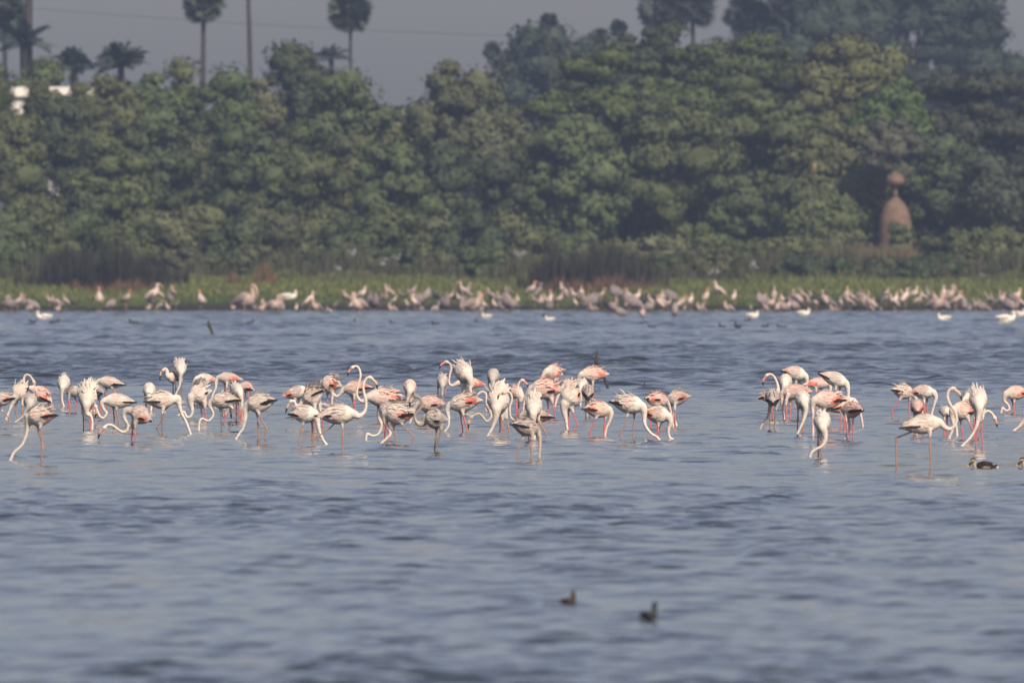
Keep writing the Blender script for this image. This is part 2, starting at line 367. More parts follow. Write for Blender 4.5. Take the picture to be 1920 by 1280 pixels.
# the grove on the right
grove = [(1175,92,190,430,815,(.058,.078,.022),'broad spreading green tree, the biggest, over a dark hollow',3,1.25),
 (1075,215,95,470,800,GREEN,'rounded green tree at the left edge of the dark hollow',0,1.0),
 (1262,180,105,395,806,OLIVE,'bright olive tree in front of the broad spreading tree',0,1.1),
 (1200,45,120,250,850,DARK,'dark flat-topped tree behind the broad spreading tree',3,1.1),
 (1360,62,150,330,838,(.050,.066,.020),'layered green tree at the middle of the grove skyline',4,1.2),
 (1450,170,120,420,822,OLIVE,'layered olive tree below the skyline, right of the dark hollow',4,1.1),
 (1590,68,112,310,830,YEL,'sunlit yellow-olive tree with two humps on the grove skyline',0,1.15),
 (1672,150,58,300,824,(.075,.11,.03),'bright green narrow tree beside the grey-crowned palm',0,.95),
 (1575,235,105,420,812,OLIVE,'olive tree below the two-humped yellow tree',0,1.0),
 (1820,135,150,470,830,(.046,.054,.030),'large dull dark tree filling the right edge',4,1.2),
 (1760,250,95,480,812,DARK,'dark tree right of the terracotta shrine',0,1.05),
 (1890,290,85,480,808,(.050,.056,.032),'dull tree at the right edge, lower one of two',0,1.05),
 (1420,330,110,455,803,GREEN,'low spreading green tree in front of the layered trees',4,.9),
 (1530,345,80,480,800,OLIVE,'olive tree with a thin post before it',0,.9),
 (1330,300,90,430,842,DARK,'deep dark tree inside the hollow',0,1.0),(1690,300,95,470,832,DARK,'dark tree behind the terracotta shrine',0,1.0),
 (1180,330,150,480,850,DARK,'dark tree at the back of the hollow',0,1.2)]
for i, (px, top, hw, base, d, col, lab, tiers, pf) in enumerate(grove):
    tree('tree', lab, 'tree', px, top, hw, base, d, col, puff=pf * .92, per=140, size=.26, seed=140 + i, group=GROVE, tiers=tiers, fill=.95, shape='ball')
far = [(1010,42,82,300,1010,'hazy rounded tree behind the left end of the grove'),(1095,70,50,300,1030,'hazy small tree between the rounded one and the grove'),(1560,-40,120,260,1060,'hazy tree behind the two-humped tree'),(1715,-75,165,260,1090,'hazy broad tree, highest on the right skyline'),
 (1850,95,85,260,1050,'hazy tree falling away toward the right edge'),(1440,20,70,260,1040,'hazy tree behind the layered skyline tree')]
for i, (px, top, hw, base, d, lab) in enumerate(far):
    tree('tree', lab, 'tree', px, top, hw, base, d, BLUE, puff=1.2, per=110, size=.30, seed=200 + i, group=FARG, shape='ball')
# low shrubs along the top of the bank
sh = [(30,470,48,GREEN),(345,462,50,GREY),(415,468,46,GREEN),(478,460,50,GREY),(545,470,46,DARK),(612,464,50,GREEN),(680,468,50,GREY),(752,462,48,GREEN),(822,470,46,GREY),(890,462,52,GREEN),(958,466,48,GREY),
      (1258,470,46,GREEN),(1322,462,50,GREY),(1385,452,56,OLIVE),(1440,468,46,GREEN),(1500,478,50,DARK),(1565,482,46,DARK),(1630,486,50,DARK),(1700,482,50,DARK),(1765,474,46,GREEN),(1830,466,48,GREY),(1895,472,48,GREEN)]
swhere = ['left of the left reed bed','just right of the left reed bed','left of the orange tufts','above the left orange tuft','above the right orange tuft','below the bush left of the pale plants','among the pale plants','right of the pale plants','behind the storks, under the gap of sky','left of the tan tuft','against the left side of the right reed bed',
      'against the right side of the right reed bed','second to the right of the right reed bed','with an olive top, below the dark hollow','between the olive-topped shrub and the dark hedge','at the left end of the dark hedge','left middle of the dark hedge','in front of the dry straw heap','at the right end of the dark hedge','right of the dark hedge','near the right edge, second to last','last at the right edge']
for i, ((px, top, hw, col), wh) in enumerate(zip(sh, swhere)):
    tree('shrub', 'low %s shrub %s' % ({GREEN:'green',OLIVE:'olive',GREY:'greyish',DARK:'dark'}[col], wh), 'shrub', px, top, hw, 530, 733 if 1490 < px < 1710 else 742 + (i % 3) * 3, col, puff=.42, per=60, size=.12, seed=230 + i, group=SHRUB)
for i, (px, top, hw, base, col, wh) in enumerate([(1085,430,62,500,GREEN,'behind the left part of the right reed bed'),(1165,452,58,500,PALE,'behind the right reed bed'),(1235,440,60,500,GREY,'at the foot of the dark hollow'),(1300,420,62,500,OLIVE,'right of the dark hollow'),(1480,440,66,505,OLIVE,'left of the straw heap'),
        (1790,430,62,505,GREY,'right of the terracotta shrine'),(1870,425,62,505,OLIVE,'before the dull trees at the right edge'),(1010,420,60,500,GREEN,'where thicket and grove meet'),(1590,430,46,500,GREY,'left of the terracotta shrine')]):
    tree('bush', 'waist-high %s bush %s' % ({GREEN:'green',OLIVE:'olive',GREY:'grey-green',PALE:'pale'}[col], wh), 'bush', px, top, hw, base, 764 + (i % 2) * 5, col, puff=.7, per=110, size=.17, seed=270 + i, group='bushes at the foot of the grove')

# ---------------------------------------------------------------- palms
def blade_fan(mb, c, dirv, L, w, rg, n=9, spread=1.1):
    """a fan leaf: stalk and pointed blades"""
    dirv = nrm(dirv); side = nrm(np.cross(dirv, (0, 0, 1)) if abs(dirv[2]) < .95 else np.cross(dirv, (0, 1, 0))); up = np.cross(side, dirv)
    h = c + dirv * L * .4; mb.tube([c, h], [.035, .025], 4, cap=False)
    a0 = rg.uniform(-1.3, 1.3); side = side * math.cos(a0) + up * math.sin(a0); up = np.cross(side, dirv)
    for a in np.linspace(-spread, spread, n):
        t = nrm(dirv * math.cos(a) + side * math.sin(a) - np.array([0, 0, .12 + rg.uniform(0, .15)]))
        q = np.cross(t, up); l = L * .6 * rg.uniform(.85, 1.05)
        mb.add([h, h + t * l * .5 + nrm(q) * w, h + t * l, h + t * l * .5 - nrm(q) * w], [(0, 1, 2, 3)])
def feather_frond(mb, c, dirv, L, w, rg, arch=.6):
    dirv = nrm(dirv); pts = [c + dirv * L * t + np.array([0, 0, -arch * L * t * t]) for t in np.linspace(0, 1, 8)]
    mb.tube(pts, np.linspace(.045, .012, 8), 4, cap=False)
    side = nrm(nrm(np.cross(dirv, (0, 0, 1))) + rg.normal(size=3) * .5)
    for i in range(1, 8):
        for k in range(3):
            p = pts[i - 1] + (pts[i] - pts[i - 1]) * (k / 3); t = nrm(pts[i] - pts[i - 1])
            for s in (-1, 1):
                e = p + side * s * w * rg.uniform(.8, 1.1) + t * w * .55 - np.array([0, 0, w * .35])
                mb.add([p, p + t * .09 + (e - p) * .5, e, p - t * .05 + (e - p) * .5], [(0, 1, 2, 3)])
def palm(label, px, crown_py, foot_px, d, L, kind='fan', tr=.17, col=(.045,.06,.04), n=26, seed=0, skirt=True):
    rg = np.random.default_rng(seed); k = d / FPX
    X = (px - 960) * k; Xf = (foot_px - 960) * k; zc = CH - (crown_py - HOR) * k; gz = ground_z(Xf, d)
    o = empty('palm_tree', (Xf, d, gz), label, 'palm tree', 'palms standing above the trees')
    top = np.array([X - Xf, 0, zc - gz]); pts = [top * t + np.array([math.sin(t * 3) * .12, 0, 0]) for t in np.linspace(0, 1, 9)]; pts[0][2] = -.3
    mb = MB(); mb.tube(pts, np.linspace(tr * 1.35, tr * .85, 9) * (1 + .06 * np.cos(np.arange(9) * 2.4)), 9)
    link('trunk', mb.mesh('trunk'), o, M['palm_bark'])
    mb = MB()
    for i in range(n):
        a = rg.uniform(0, 6.28); e = math.asin(rg.uniform(-.92 if kind == 'fan' else -.45, 1))
        v = np.array([math.cos(a) * math.cos(e), math.sin(a) * math.cos(e), math.sin(e)])
        if kind == 'fan': blade_fan(mb, pts[-1], v, L * rg.uniform(.8, 1.08), .13, rg)
        else: feather_frond(mb, pts[-1], v + np.array([0, 0, .5]), L * rg.uniform(.6, 1.1), .4, rg, .3)
    cr = link('crown', mb.mesh('crown', smooth=False), o, M['frond']); cr.color = (*col, 1)
    if skirt:
        mb = MB()
        for i in range(9):
            a = rg.uniform(0, 6.28); v = np.array([math.cos(a) * .5, math.sin(a) * .5, -1])
            blade_fan(mb, pts[-1] + np.array([0, 0, -.1]), v, L * .75, .07, rg, n=5, spread=.5)
        s = link('dead_leaves', mb.mesh('dead_leaves', smooth=False), o, M['frond']); s.color = (.14, .095, .06, 1)
    return o
palm('slender palm with a round fan-leaved head, left of the bare pole trunk', 381, 5, 369, 905, 1.6, seed=1, n=75)
palm('slender palm with a heart-shaped fan-leaved head, alone in the open sky', 656, 22, 651, 930, 1.7, seed=2, tr=.12, n=66, skirt=False)
palm('bare straight pole-like trunk whose head is above the picture', 462, -95, 472, 905, 1.4, seed=3, tr=.15)
palm('fan palm head with a brown skirt, cut by the left edge', 8, 20, 2, 900, 1.7, seed=4, n=66)
palm('thick dark trunk rising out of the picture near the left edge', 54, -70, 40, 895, 1.4, seed=5, tr=.28)
palm('dark feathery date palm wrapped round the thick trunk at the left', 44, 80, 40, 893, 2.3, 'feather', tr=.3, n=40, seed=6, skirt=False, col=(.035,.05,.045))
palm('small dark date palm right of the thick trunk', 138, 122, 136, 900, 1.5, 'feather', tr=.3, n=42, seed=7, skirt=False, col=(.035,.05,.05))
palm('bushy date palm alone on the left skyline', 226, 118, 224, 900, 2.0, 'feather', tr=.25, n=50, seed=8, skirt=False, col=(.04,.055,.045))
palm('short spiky palm below the heart-shaped one', 620, 108, 622, 925, 1.4, 'feather', tr=.2, n=16, seed=9, skirt=False, col=(.04,.05,.055))
palm('hazy palm on the grove skyline, left of two', 1238, 10, 1242, 1000, 2.0, seed=10, n=60, skirt=False, col=(.04,.05,.045))
palm('hazy palm on the grove skyline, right of two', 1297, 12, 1302, 1000, 2.1, seed=11, n=60, skirt=False, col=(.04,.05,.045))
palm('hazy palm in front of the far tree, left of the yellow tree', 1400, 30, 1402, 1010, 2.0, seed=12, n=60, skirt=False, col=(.04,.05,.05))
palm('hazy palm in front of the far tree, next to the broad one', 1468, 26, 1470, 1010, 2.0, seed=13, n=60, skirt=False, col=(.04,.05,.05))
palm('tiny round-headed palm poking above the hazy rounded tree', 1030, 40, 1030, 1005, .75, seed=14, tr=.07, n=34, skirt=False, col=(.04,.05,.05))
palm('tiny palm left of the hazy rounded tree', 922, 96, 924, 1005, .8, seed=15, tr=.07, n=30, skirt=False, col=(.05,.06,.055))
palm('tiny palm, left of two, on the dark flat-topped tree', 1124, 68, 1124, 1000, .7, seed=16, tr=.07, n=34, skirt=False, col=(.04,.05,.045))
palm('tiny palm, right of two, on the dark flat-topped tree', 1160, 54, 1160, 1000, .8, seed=17, tr=.07, n=34, skirt=False, col=(.04,.05,.045))
tree('tree', 'pale grey drooping tree above the terracotta shrine', 'tree', 1675, 222, 46, 335, 806, (.112,.122,.075), puff=.6, per=110, size=.14, seed=310, group=GROVE, shape='ball')
tree('bush', 'small grey-green bush growing in front of the terracotta shrine', 'bush', 1687, 416, 17, 468, 780, GREY, puff=.34, per=90, size=.08, seed=311)

# ---------------------------------------------------------------- building, shrine, post, wire
def building():
    d = 792; k = d / FPX; X0, X1 = (-60 - 960) * k, (166 - 960) * k; zt = CH - (163 - HOR) * k; gz = 1.6
    o = empty('house', ((X0 + X1) / 2, d, gz), 'white flat-roofed building showing through the top of the thicket at the left', 'building')
    hw = (X1 - X0) / 2; H = zt - gz
    mb = MB(); mb.box((-hw, 0, 0), (hw, 6, H - .55)); link('wall', mb.mesh('wall', smooth=False), o, M['plaster'])
    mb = MB(); mb.box((-hw - .3, -.3, H - .548), (hw + .3, 6.3, H - .40)); mb.box((-hw - .1, -.1, H - .398), (hw + .1, .1, H))
    mb.box((-hw - .1, .102, H - .398), (-hw + .1, 6.1, H)); mb.box((hw - .1, .102, H - .398), (hw + .1, 6.1, H))
    link('roof', mb.mesh('roof', smooth=False), o, M['plaster'])
    for zi in (1.0, 4.2, 7.4):
        for xi in np.linspace(-hw + 1.0, hw - 1.0, 3):
            mb = MB(); mb.box((xi - .62, -.05, zi - .1), (xi + .62, .03, zi + 1.5)); f = link('window', mb.mesh('window', smooth=False), o, M['wood'])
            mb = MB(); mb.box((xi - .5, -.07, zi), (xi + .5, -.052, zi + 1.4)); link('pane', mb.mesh('pane', smooth=False), f, M['dark_glass'])
building()
def lathe(mb, prof, n=20, mi=0, c=(0, 0, 0)):
    V = [(c[0] + r * math.cos(6.2832 * k / n), c[1] + r * math.sin(6.2832 * k / n), c[2] + z) for r, z in prof for k in range(n)]
    Fc = [(i * n + k, i * n + (k + 1) % n, (i + 1) * n + (k + 1) % n, (i + 1) * n + k) for i in range(len(prof) - 1) for k in range(n)]
    Fc += [tuple(range(n - 1, -1, -1)), tuple((len(prof) - 1) * n + k for k in range(n))]; mb.add(V, Fc, mi)
def shrine():
    d = 788; k = d / FPX; X = (1679 - 960) * k; gz = ground_z(X, d)
    o = empty('shrine', (X, d, gz), 'small terracotta domed shrine with a mushroom-shaped finial among the trees', 'shrine')
    z = lambda py: CH - (py - HOR) * k - gz
    mb = MB(); lathe(mb, [(.95, -.2), (.95, z(462)), (.92, z(450)), (.9, z(425)), (.84, z(405)), (.68, z(390)), (.46, z(379)), (.24, z(373)), (.15, z(369))]); link('dome', mb.mesh('dome'), o, M['terra'])
    mb = MB(); lathe(mb, [(.15, z(369)), (.125, z(362)), (.12, z(352)), (.16, z(348))]); link('neck', mb.mesh('neck'), o, M['terra'])
    mb = MB(); lathe(mb, [(.2, z(349.5)), (.46, z(346)), (.54, z(341)), (.5, z(335)), (.36, z(328)), (.12, z(324)), (.04, z(321))]); link('finial', mb.mesh('finial'), o, M['terra'])
shrine()
def post():
    d = 786; k = d / FPX; X = (1527 - 960) * k; gz = ground_z(X, d); zt = CH - (305 - HOR) * k - gz
    o = empty('post', (X, d, gz), 'thin grey post with a small orange knob in front of the olive tree', 'post')
    mb = MB(); mb.tube([(0, 0, -.3), (0, 0, zt - .5)], [.045, .035], 8); link('pole', mb.mesh('pole'), o, M['palm_bark'])
    mb = MB(); lathe(mb, [(.05, zt - .5), (.09, zt - .4), (.11, zt - .2), (.07, zt - .04), (.02, zt)], 12); link('knob', mb.mesh('knob'), o, mat('orange_knob', (.28, .20, .09), .5))
post()
def wire():
    d = 960; a, b = at(-260, -14, d), at(1120, 72, d)
    P = [a + (b - a) * t + np.array([0, 0, -2.0 * t * (1 - t)]) for t in np.linspace(0, 1, 30)]
    mb = MB(); mb.tube(P, .018, 5); o = link('wire', mb.mesh('wire', org=a), None, M['wire']); o.location = a
    tag(o, 'thin overhead wire crossing the sky behind the palms', 'wire')
wire()

# ---------------------------------------------------------------- reeds, dry grass, bank grass, pale plants
def blades(pts, h, w, lean, rg):
    n = len(pts); a = rg.uniform(0, 6.28, n); hh = h * rg.uniform(.6, 1.1, n); l = rg.normal(size=(n, 2)) * lean * hh[:, None]
    s = np.stack([np.cos(a), np.sin(a), 0 * a], 1) * w * rg.uniform(.6, 1.3, n)[:, None]
    b = np.asarray(pts); t = b + np.stack([l[:, 0], l[:, 1], hh], 1); m_ = b + np.stack([l[:, 0] * .35, l[:, 1] * .35, hh * .55], 1)
    return np.stack([b - s * .5, m_ - s * .55, t, m_ + s * .55], 1).reshape(-1, 3)
M['reed'] = mat('reed', (.05, .05, .03), .8, .15, objcol=True, island=.45)
def rag(x): return max(.35, (.78 + .14 * math.sin(x * .06) + .12 * math.sin(x * .17 + 1) + .1 * math.sin(x * .41)) * min(1, .45 + (1 - abs(x) / 135) * 1.6))
def tuft(w): return lambda x: max(.25, 1 - abs(x / w) ** 1.5 * .7) * (.8 + .2 * math.sin(x * .9) + .15 * math.sin(x * .37 + 2))
def reed_bed(name, label, cat, x0, x1, d0, d1, n, h, col, w=.05, lean=.08, seed=0, hfun=None, group=None):
    rg = np.random.default_rng(seed); P = []
    cx = ((x0 + x1) / 2 - 960) * d0 / FPX
    for i in range(n):
        u = rg.uniform(-1, 1) if hfun is None else float(np.clip(rg.normal() * .52, -1.25, 1.25))
        d = rg.uniform(d0, d1); x = ((x0 + x1) / 2 - 960) * d / FPX + u * (x1 - x0) / 2 * d / FPX
        P.append((x, d, ground_z(x, d) - .05))
    if name == 'tall_grass': h = h * np.array([.62 + .22 * math.sin(p[0] * .5) + .18 * math.sin(p[0] * 1.5 + 1) + .12 * math.sin(p[0] * 3.7) for p in P])
    hv = h * np.array([1 if hfun is None else hfun((p[0] - cx) / p[1] * FPX) for p in P])
    v = blades(P, hv, w, lean, rg); org = np.array([cx, d0, ground_z(cx, d0)])
    o = link(name, quads_mesh(name, v - org), None, M['reed']); o.location = org; o.color = (*col, 1)
    return tag(o, label, cat, group, 'stuff')
reed_bed('reeds', 'dark tall reed bed behind the left flock', 'reeds', 62, 320, 726, 733, 3000, 2.5, (.028,.028,.018), seed=1, hfun=rag)
reed_bed('reeds', 'dark tall reed bed behind the middle flock', 'reeds', 1000, 1225, 724, 731, 3000, 2.6, (.034,.034,.021), seed=2, hfun=rag)
reed_bed('dry_grass', 'rust-brown dry grass in front of the left reed bed', 'grass', 130, 300, 722, 731, 900, .85, (.13,.08,.047), lean=.2, seed=3, hfun=rag)
reed_bed('dry_grass', 'small orange dry tuft, left of two', 'grass', 415, 455, 722, 726, 260, .95, (.14,.09,.045), lean=.22, seed=4, hfun=tuft(20))
reed_bed('dry_grass', 'taller orange dry tuft, right of two', 'grass', 470, 520, 722, 728, 330, 1.3, (.15,.095,.045), lean=.22, seed=5, hfun=tuft(25))
reed_bed('dry_grass', 'rust-brown dry grass behind the middle flock', 'grass', 1020, 1220, 718, 729, 1200, 1.15, (.125,.078,.05), lean=.2, seed=6, hfun=rag)
reed_bed('grass', None, None, -360, 2280, 700, 710, 12000, .22, (.09,.125,.034), w=.05, lean=.25, seed=7)
reed_bed('grass', None, None, -360, 2280, 708, 736, 33000, .38, (.132,.150,.048), w=.06, lean=.25, seed=8)
reed_bed('dry_grass', 'straw heap of dry grass at the foot of the terracotta shrine', 'grass', 1555, 1715, 756, 762, 2200, 1.5, (.15,.125,.07), lean=.3, seed=9)
reed_bed('tall_grass', 'soft band of tall grey-brown grass along the foot of the trees', 'grass', -360, 2280, 737, 746, 12000, 1.9, (.072,.072,.042), w=.06, lean=.16, seed=12)
reed_bed('tall_grass', 'olive fringe of knee-high grass where lawn meets the tall grass', 'grass', -360, 2280, 730, 737, 9000, .8, (.105,.115,.045), w=.06, lean=.25, seed=13)
M['pale'] = mat('pale_bloom', (.40, .41, .42), .8, .2, noise=(3, .7, 1.1))
for i, (px, py, h) in enumerate([(636,502,.5),(662,470,.45),(685,518,.4),(722,490,.5),(745,482,.4),(975,478,.45),(1340,508,.4),(1412,492,.4),(1840,515,.35)]):
    d = 736.0; k = d / FPX; X = (px - 960) * k; gz = ground_z(X, d); z = CH - (py - HOR) * k - gz
    rg = np.random.default_rng(300 + i); where = ['left of the five over the bank','highest of the five over the bank','lowest of the five over the bank','second from the right of the five','rightmost of the five','left of the right reed bed','right of the right reed bed','left of the dark hedge','near the right edge','above the left reed bed','up against the thicket, under the heart-shaped palm'][i]
    o = empty('flowering_weed', (X, d, gz), 'pale blooming weed %s' % where, 'plant', 'pale blooming weeds behind the grass bank')
    mb = MB(); mb.tube([(0, 0, -.1), (.04, 0, z * .5), (0, 0, z)], [.03, .025, .015], 5); link('stem', mb.mesh('stem'), o, M['bark'])
    v = leaf_quads([(rg.normal() * .12, rg.normal() * .1, z + rg.normal() * .1, .2, .15, .1) for _ in range(4)], 14, .055, rg)
    f = link('bloom', quads_mesh('bloom', v), o, M['pale']); f['kind'] = 'stuff'
# ---------------------------------------------------------------- flamingos
M['white'] = mat('white_plumage', (.80, .735, .69), .85, .15, noise=(11, .84, 1.05), bump=(26, .6, .02), attr='tone')
M['coral'] = mat('coral_feathers', (.88, .29, .20), .8, .2, noise=(20, .8, 1.15), island=.18)
M['blush'] = mat('blush_feathers', (.88, .63, .54), .85, .15, noise=(16, .85, 1.05), island=.10)
M['cream'] = mat('white_feathers', (.81, .72, .635), .85, .15, noise=(16, .86, 1.04), island=.10)
M['ash'] = mat('ash_feathers', (.59, .525, .485), .85, .15, noise=(16, .8, 1.06), island=.14)
M['black'] = mat('black_feathers', (.018, .016, .018), .6, .3)
M['leg_pink'] = mat('pink_leg', (.62, .17, .16), .6, .3, noise=(18, .8, 1.1))
M['leg_tan'] = mat('tan_leg', (.42, .23, .16), .6, .3, noise=(18, .8, 1.1))
M['leg_grey'] = mat('grey_leg', (.27, .20, .16), .6, .3, noise=(18, .75, 1.1))
M['bill_pink'] = mat('pink_bill', (.80, .27, .20), .45, .4)
M['bill_pale'] = mat('pale_bill', (.72, .45, .27), .45, .4)
M['bill_tip'] = mat('black_bill_tip', (.014, .012, .012), .4, .4)
M['eye'] = mat('dark_eye', (.01, .008, .006), .15, .5)
def translucent(m, f=.22):
    t = m.node_tree; b = t.nodes['Principled BSDF']; tr = t.nodes.new('ShaderNodeBsdfTranslucent'); mx = t.nodes.new('ShaderNodeMixShader'); mx.inputs[0].default_value = f
    t.links.new(b.inputs['Base Color'].links[0].from_socket, tr.inputs[0]); t.links.new(b.outputs[0], mx.inputs[1]); t.links.new(tr.outputs[0], mx.inputs[2]); t.links.new(mx.outputs[0], t.nodes['Material Output'].inputs[0])
for k_ in ('coral', 'blush', 'cream', 'ash'): translucent(M[k_])
TONE = {'w': (.76, .67, .585), 'p': (.79, .61, .53), 'g': (.53, .475, .43), 'j': (.55, .475, .39), 'c': (.80, .715, .615)}
PT = np.array([0, .08, .2, .35, .5, .65, .8, .92, 1.0]); PR = np.array([.10, .30, .58, .83, .97, 1.0, .90, .66, .42])
CROP = {'A': 0, 'B': 250, 'C': 500, 'D': 720, 'E': 980, 'F': 1380, 'G': 1600}
def feather(mb, root, tip, nor, w, mi=0, curl=0.0):
    root = np.asarray(root); tip = np.asarray(tip); d = tip - root; L = np.linalg.norm(d)
    s = nrm(np.cross(d, nor)) * w; m_ = root + d * .55 + nor * curl * L
    mb.nv = getattr(mb, 'nv', []) + [nrm(nor)] * 7
    mb.add([root - s * .55, root + s * .55, m_ + s, m_ - s, root + d * .9 + s * .55, root + d * .9 - s * .55, tip], [(0, 1, 2, 3), (3, 2, 4, 5), (5, 4, 6)], mi)
def feather_mesh(mb, name, org):
    me = mb.mesh(name, org, True); me.normals_split_custom_set_from_vertices([tuple(v) for v in mb.nv]); return me
BIRDS = []
def flamingo(crop, wl, F, T, H, label, view='', neck=None, legs=(), head=None, bill=None, tone='w', pink=.4, blk=.5, ruf=.25, leg='p', billc='p', neckc=None, ndep=0.0, up=(), flare=1.0):
    BIRDS.append(dict(crop=crop, wl=wl, F=F, T=T, H=H, label=label, view=view, neck=neck, legs=legs, head=head, bill=bill, tone=tone, pink=pink, blk=blk,
                      ruf=ruf, leg=leg, billc=billc, neckc=neckc, ndep=ndep, up=up, flare=flare))
f = flamingo
# crop A
f('A',855,(-60,590),(140,572),140,'flamingo cut off by the left edge, only black tail and one trailing leg showing',legs=[[(-20,650),(95,770),(50,855)],[(-40,660),(-45,855)]],blk=.9,pink=.5,leg='t')
f('A',790,(150,560),(280,440),165,'white flamingo at the far left feeding, with grey ruffled back, behind the preening one',neck=[(125,620),(92,700),(55,800)],legs=[[(160,620),(150,690),(178,790)],[(225,600),(240,790)]],tone='w',ruf=.6,leg='t')
f('A',740,(330,480),(500,600),150,'coral-backed flamingo preening with its neck arched over, at the far left',neck=[(255,440),(236,390),(250,340),(285,335),(322,375)],head=(338,410),bill=[(345,460),(318,520)],legs=[[(480,590),(500,740)],[(510,600),(524,740)]],pink=.95,ruf=.7,tone='p',neckc=(.72,.55,.45))
f('A',820,(300,640),(310,560),150,'pale grey flamingo feeding head-on, half hidden behind the nearest left bird','c',neck=[(265,690),(232,750),(140,818)],legs=[[(280,700),(285,820)],[(325,700),(322,880)]],tone='g',ruf=.2,leg='g')
f('A',1195,(285,760),(556,742),205,'nearest flamingo at the left, striding with its long neck down, black wing tips',neck=[(278,820),(262,930),(218,1035),(140,1110),(103,1185)],legs=[[(360,800),(395,930),(432,1045),(405,1195)],[(400,820),(415,930),(425,1060),(415,1195)]],pink=.55,blk=1,ruf=.7,tone='w',leg='t')
f('A',668,(630,460),(650,370),140,'white egg-shaped flamingo facing us, farthest at the left end','c',neck=[(622,530),(625,590),(648,668)],legs=[[(610,500),(612,668)],[(680,500),(682,668)]],tone='w',pink=.2,ruf=.2)
f('A',715,(790,490),(670,520),118,'greyish flamingo with a coral flank beside the white egg-shaped one',legs=[[(690,550),(695,640),(703,715)],[(745,550),(768,610),(742,715)]],tone='g',pink=.8,blk=.5)
f('A',880,(870,630),(885,470),205,'fluffed-up flamingo facing us at the left, plumage standing like a mane','c',neck=[(868,690),(880,730),(908,735),(928,800),(925,880)],legs=[[(830,680),(835,880)],[(900,700),(907,880)]],tone='w',ruf=1.5,pink=.15,flare=1.2)
f('A',740,(880,470),(1030,520),150,'grey flamingo tucked behind the fluffed-up one','a',legs=[[(930,560),(930,740)],[(990,560),(1000,740)]],tone='g',pink=.3,ruf=.3)
f('A',705,(985,400),(1240,438),120,'smooth white flamingo with pink side and black tail, back row at the left',legs=[[(1060,450),(1070,705)],[(1115,460),(1150,500),(1090,705)]],pink=.35,blk=.9,ruf=.0,neck=[(955,440),(950,560),(940,705)])
f('A',840,(1050,590),(1345,612),150,'white flamingo with an S-bent neck, bill hanging by the fluffed-up bird',neck=[(1018,620),(1040,680),(1068,715),(1035,765),(998,745),(975,690)],head=(958,655),bill=[(966,705),(950,762)],legs=[[(1130,650),(1140,840)],[(1160,650),(1175,740),(1198,840)]],pink=.25,blk=.6,ruf=.05,billc='y',leg='t')
f('A',1008,(1320,700),(1510,795),190,'flamingo reaching left with orange black-tipped bill near the water, legs pink and tan','',neck=[(1255,690),(1240,760),(1280,850),(1245,908),(1190,888),(1120,838),(1065,838)],head=(1040,865),bill=[(1000,905),(980,975)],legs=[[(1325,840),(1320,930),(1310,1008)],[(1350,830),(1362,1008)],[(1400,850),(1405,1008)]][:2],tone='g',pink=.7,blk=.35,ruf=.1,neckc=(.74,.66,.57),flare=1.5)
f('A',700,(1495,530),(1488,440),138,'white egg-shaped flamingo behind the spread-winged grey one','c',neck=[(1505,570),(1515,630),(1512,700)],legs=[[(1452,560),(1458,700)],[(1535,560),(1535,700)]],tone='c',pink=.15,ruf=.1)
# crop B
f('B',925,(400,580),(130,605),185,'grey-winged flamingo facing right with a long thick neck running down to the water',neck=[(445,570),(460,650),(492,740),(530,810),(572,925)],legs=[[(300,670),(275,800),(235,868),(272,925)],[(320,670),(288,800),(288,925)]],tone='w',blk=.5,pink=.2,ruf=.5,leg='g',flare=1.7)
f('B',590,(478,310),(455,225),135,'white flamingo with tufted rump, topmost bird of the left group','c',neck=[(472,370),(465,440),(428,525)],legs=[[(485,340),(487,590)],[(455,340),(460,590)]],ruf=.9,tone='w',pink=.2,leg='g')
f('B',590,(350,350),(440,390),108,'pinkish flamingo with raised head and pale black-tipped bill, top of the left group',neck=[(340,330),(338,290),(320,272)],head=(296,288),bill=[(272,325),(266,388)],legs=[[(395,410),(402,590)],[(420,410),(425,590)]],tone='p',pink=.75,billc='y')
f('B',805,(580,560),(760,500),190,'pale grey-lilac flamingo with a hooked neck dipping left, middle of the left group',neck=[(575,620),(592,690),(572,752),(532,752),(505,700)],legs=[[(670,630),(680,805)],[(715,630),(732,805)]],tone='w',pink=.15,ruf=.4,flare=1.3,blk=.2)
f('B',640,(620,440),(735,425),120,'greyish flamingo behind the grey-lilac one','a',legs=[[(640,480),(640,640)],[(690,480),(690,640)]],tone='g',ruf=.4,pink=.2)
f('B',605,(630,375),(825,385),112,'smooth cream flamingo with coral lower edge, left of two back-row birds',legs=[[(700,420),(705,605)],[(740,420),(745,605)]],tone='c',pink=.6,ruf=0,neck=[(605,430),(600,520),(590,605)],blk=0)
f('B',640,(850,365),(1080,382),118,'smooth pink-winged flamingo, right of two back-row birds, neck straight down',neck=[(828,410),(822,470),(790,545),(770,640)],legs=[[(912,410),(918,640)],[(935,410),(930,640)]],tone='c',pink=.8,ruf=0,blk=0)
f('B',625,(1080,440),(1195,485),105,'pink flamingo with black underwing behind the white head-down bird',legs=[[(1120,480),(1120,625)],[(1150,480),(1155,625)]],tone='p',pink=.9,blk=.8)
f('B',800,(1070,525),(985,445),135,'white flamingo with its neck straight down, just behind the black-tailed strider','c',neck=[(1082,580),(1090,650),(1105,800)],legs=[[(1030,560),(1030,800)],[(1060,560),(1065,800)]],tone='w',pink=.1,ruf=.2,flare=1.4)
f('B',895,(790,600),(1055,592),165,'white flamingo bending left with its face in the water, one thin leg slanting',neck=[(765,640),(790,690),(795,745),(750,795),(690,772),(662,800),(652,895)],legs=[[(870,670),(882,895)],[(960,640),(1058,720),(938,895)]],tone='w',blk=.75,pink=.25,ruf=.4,leg='g')
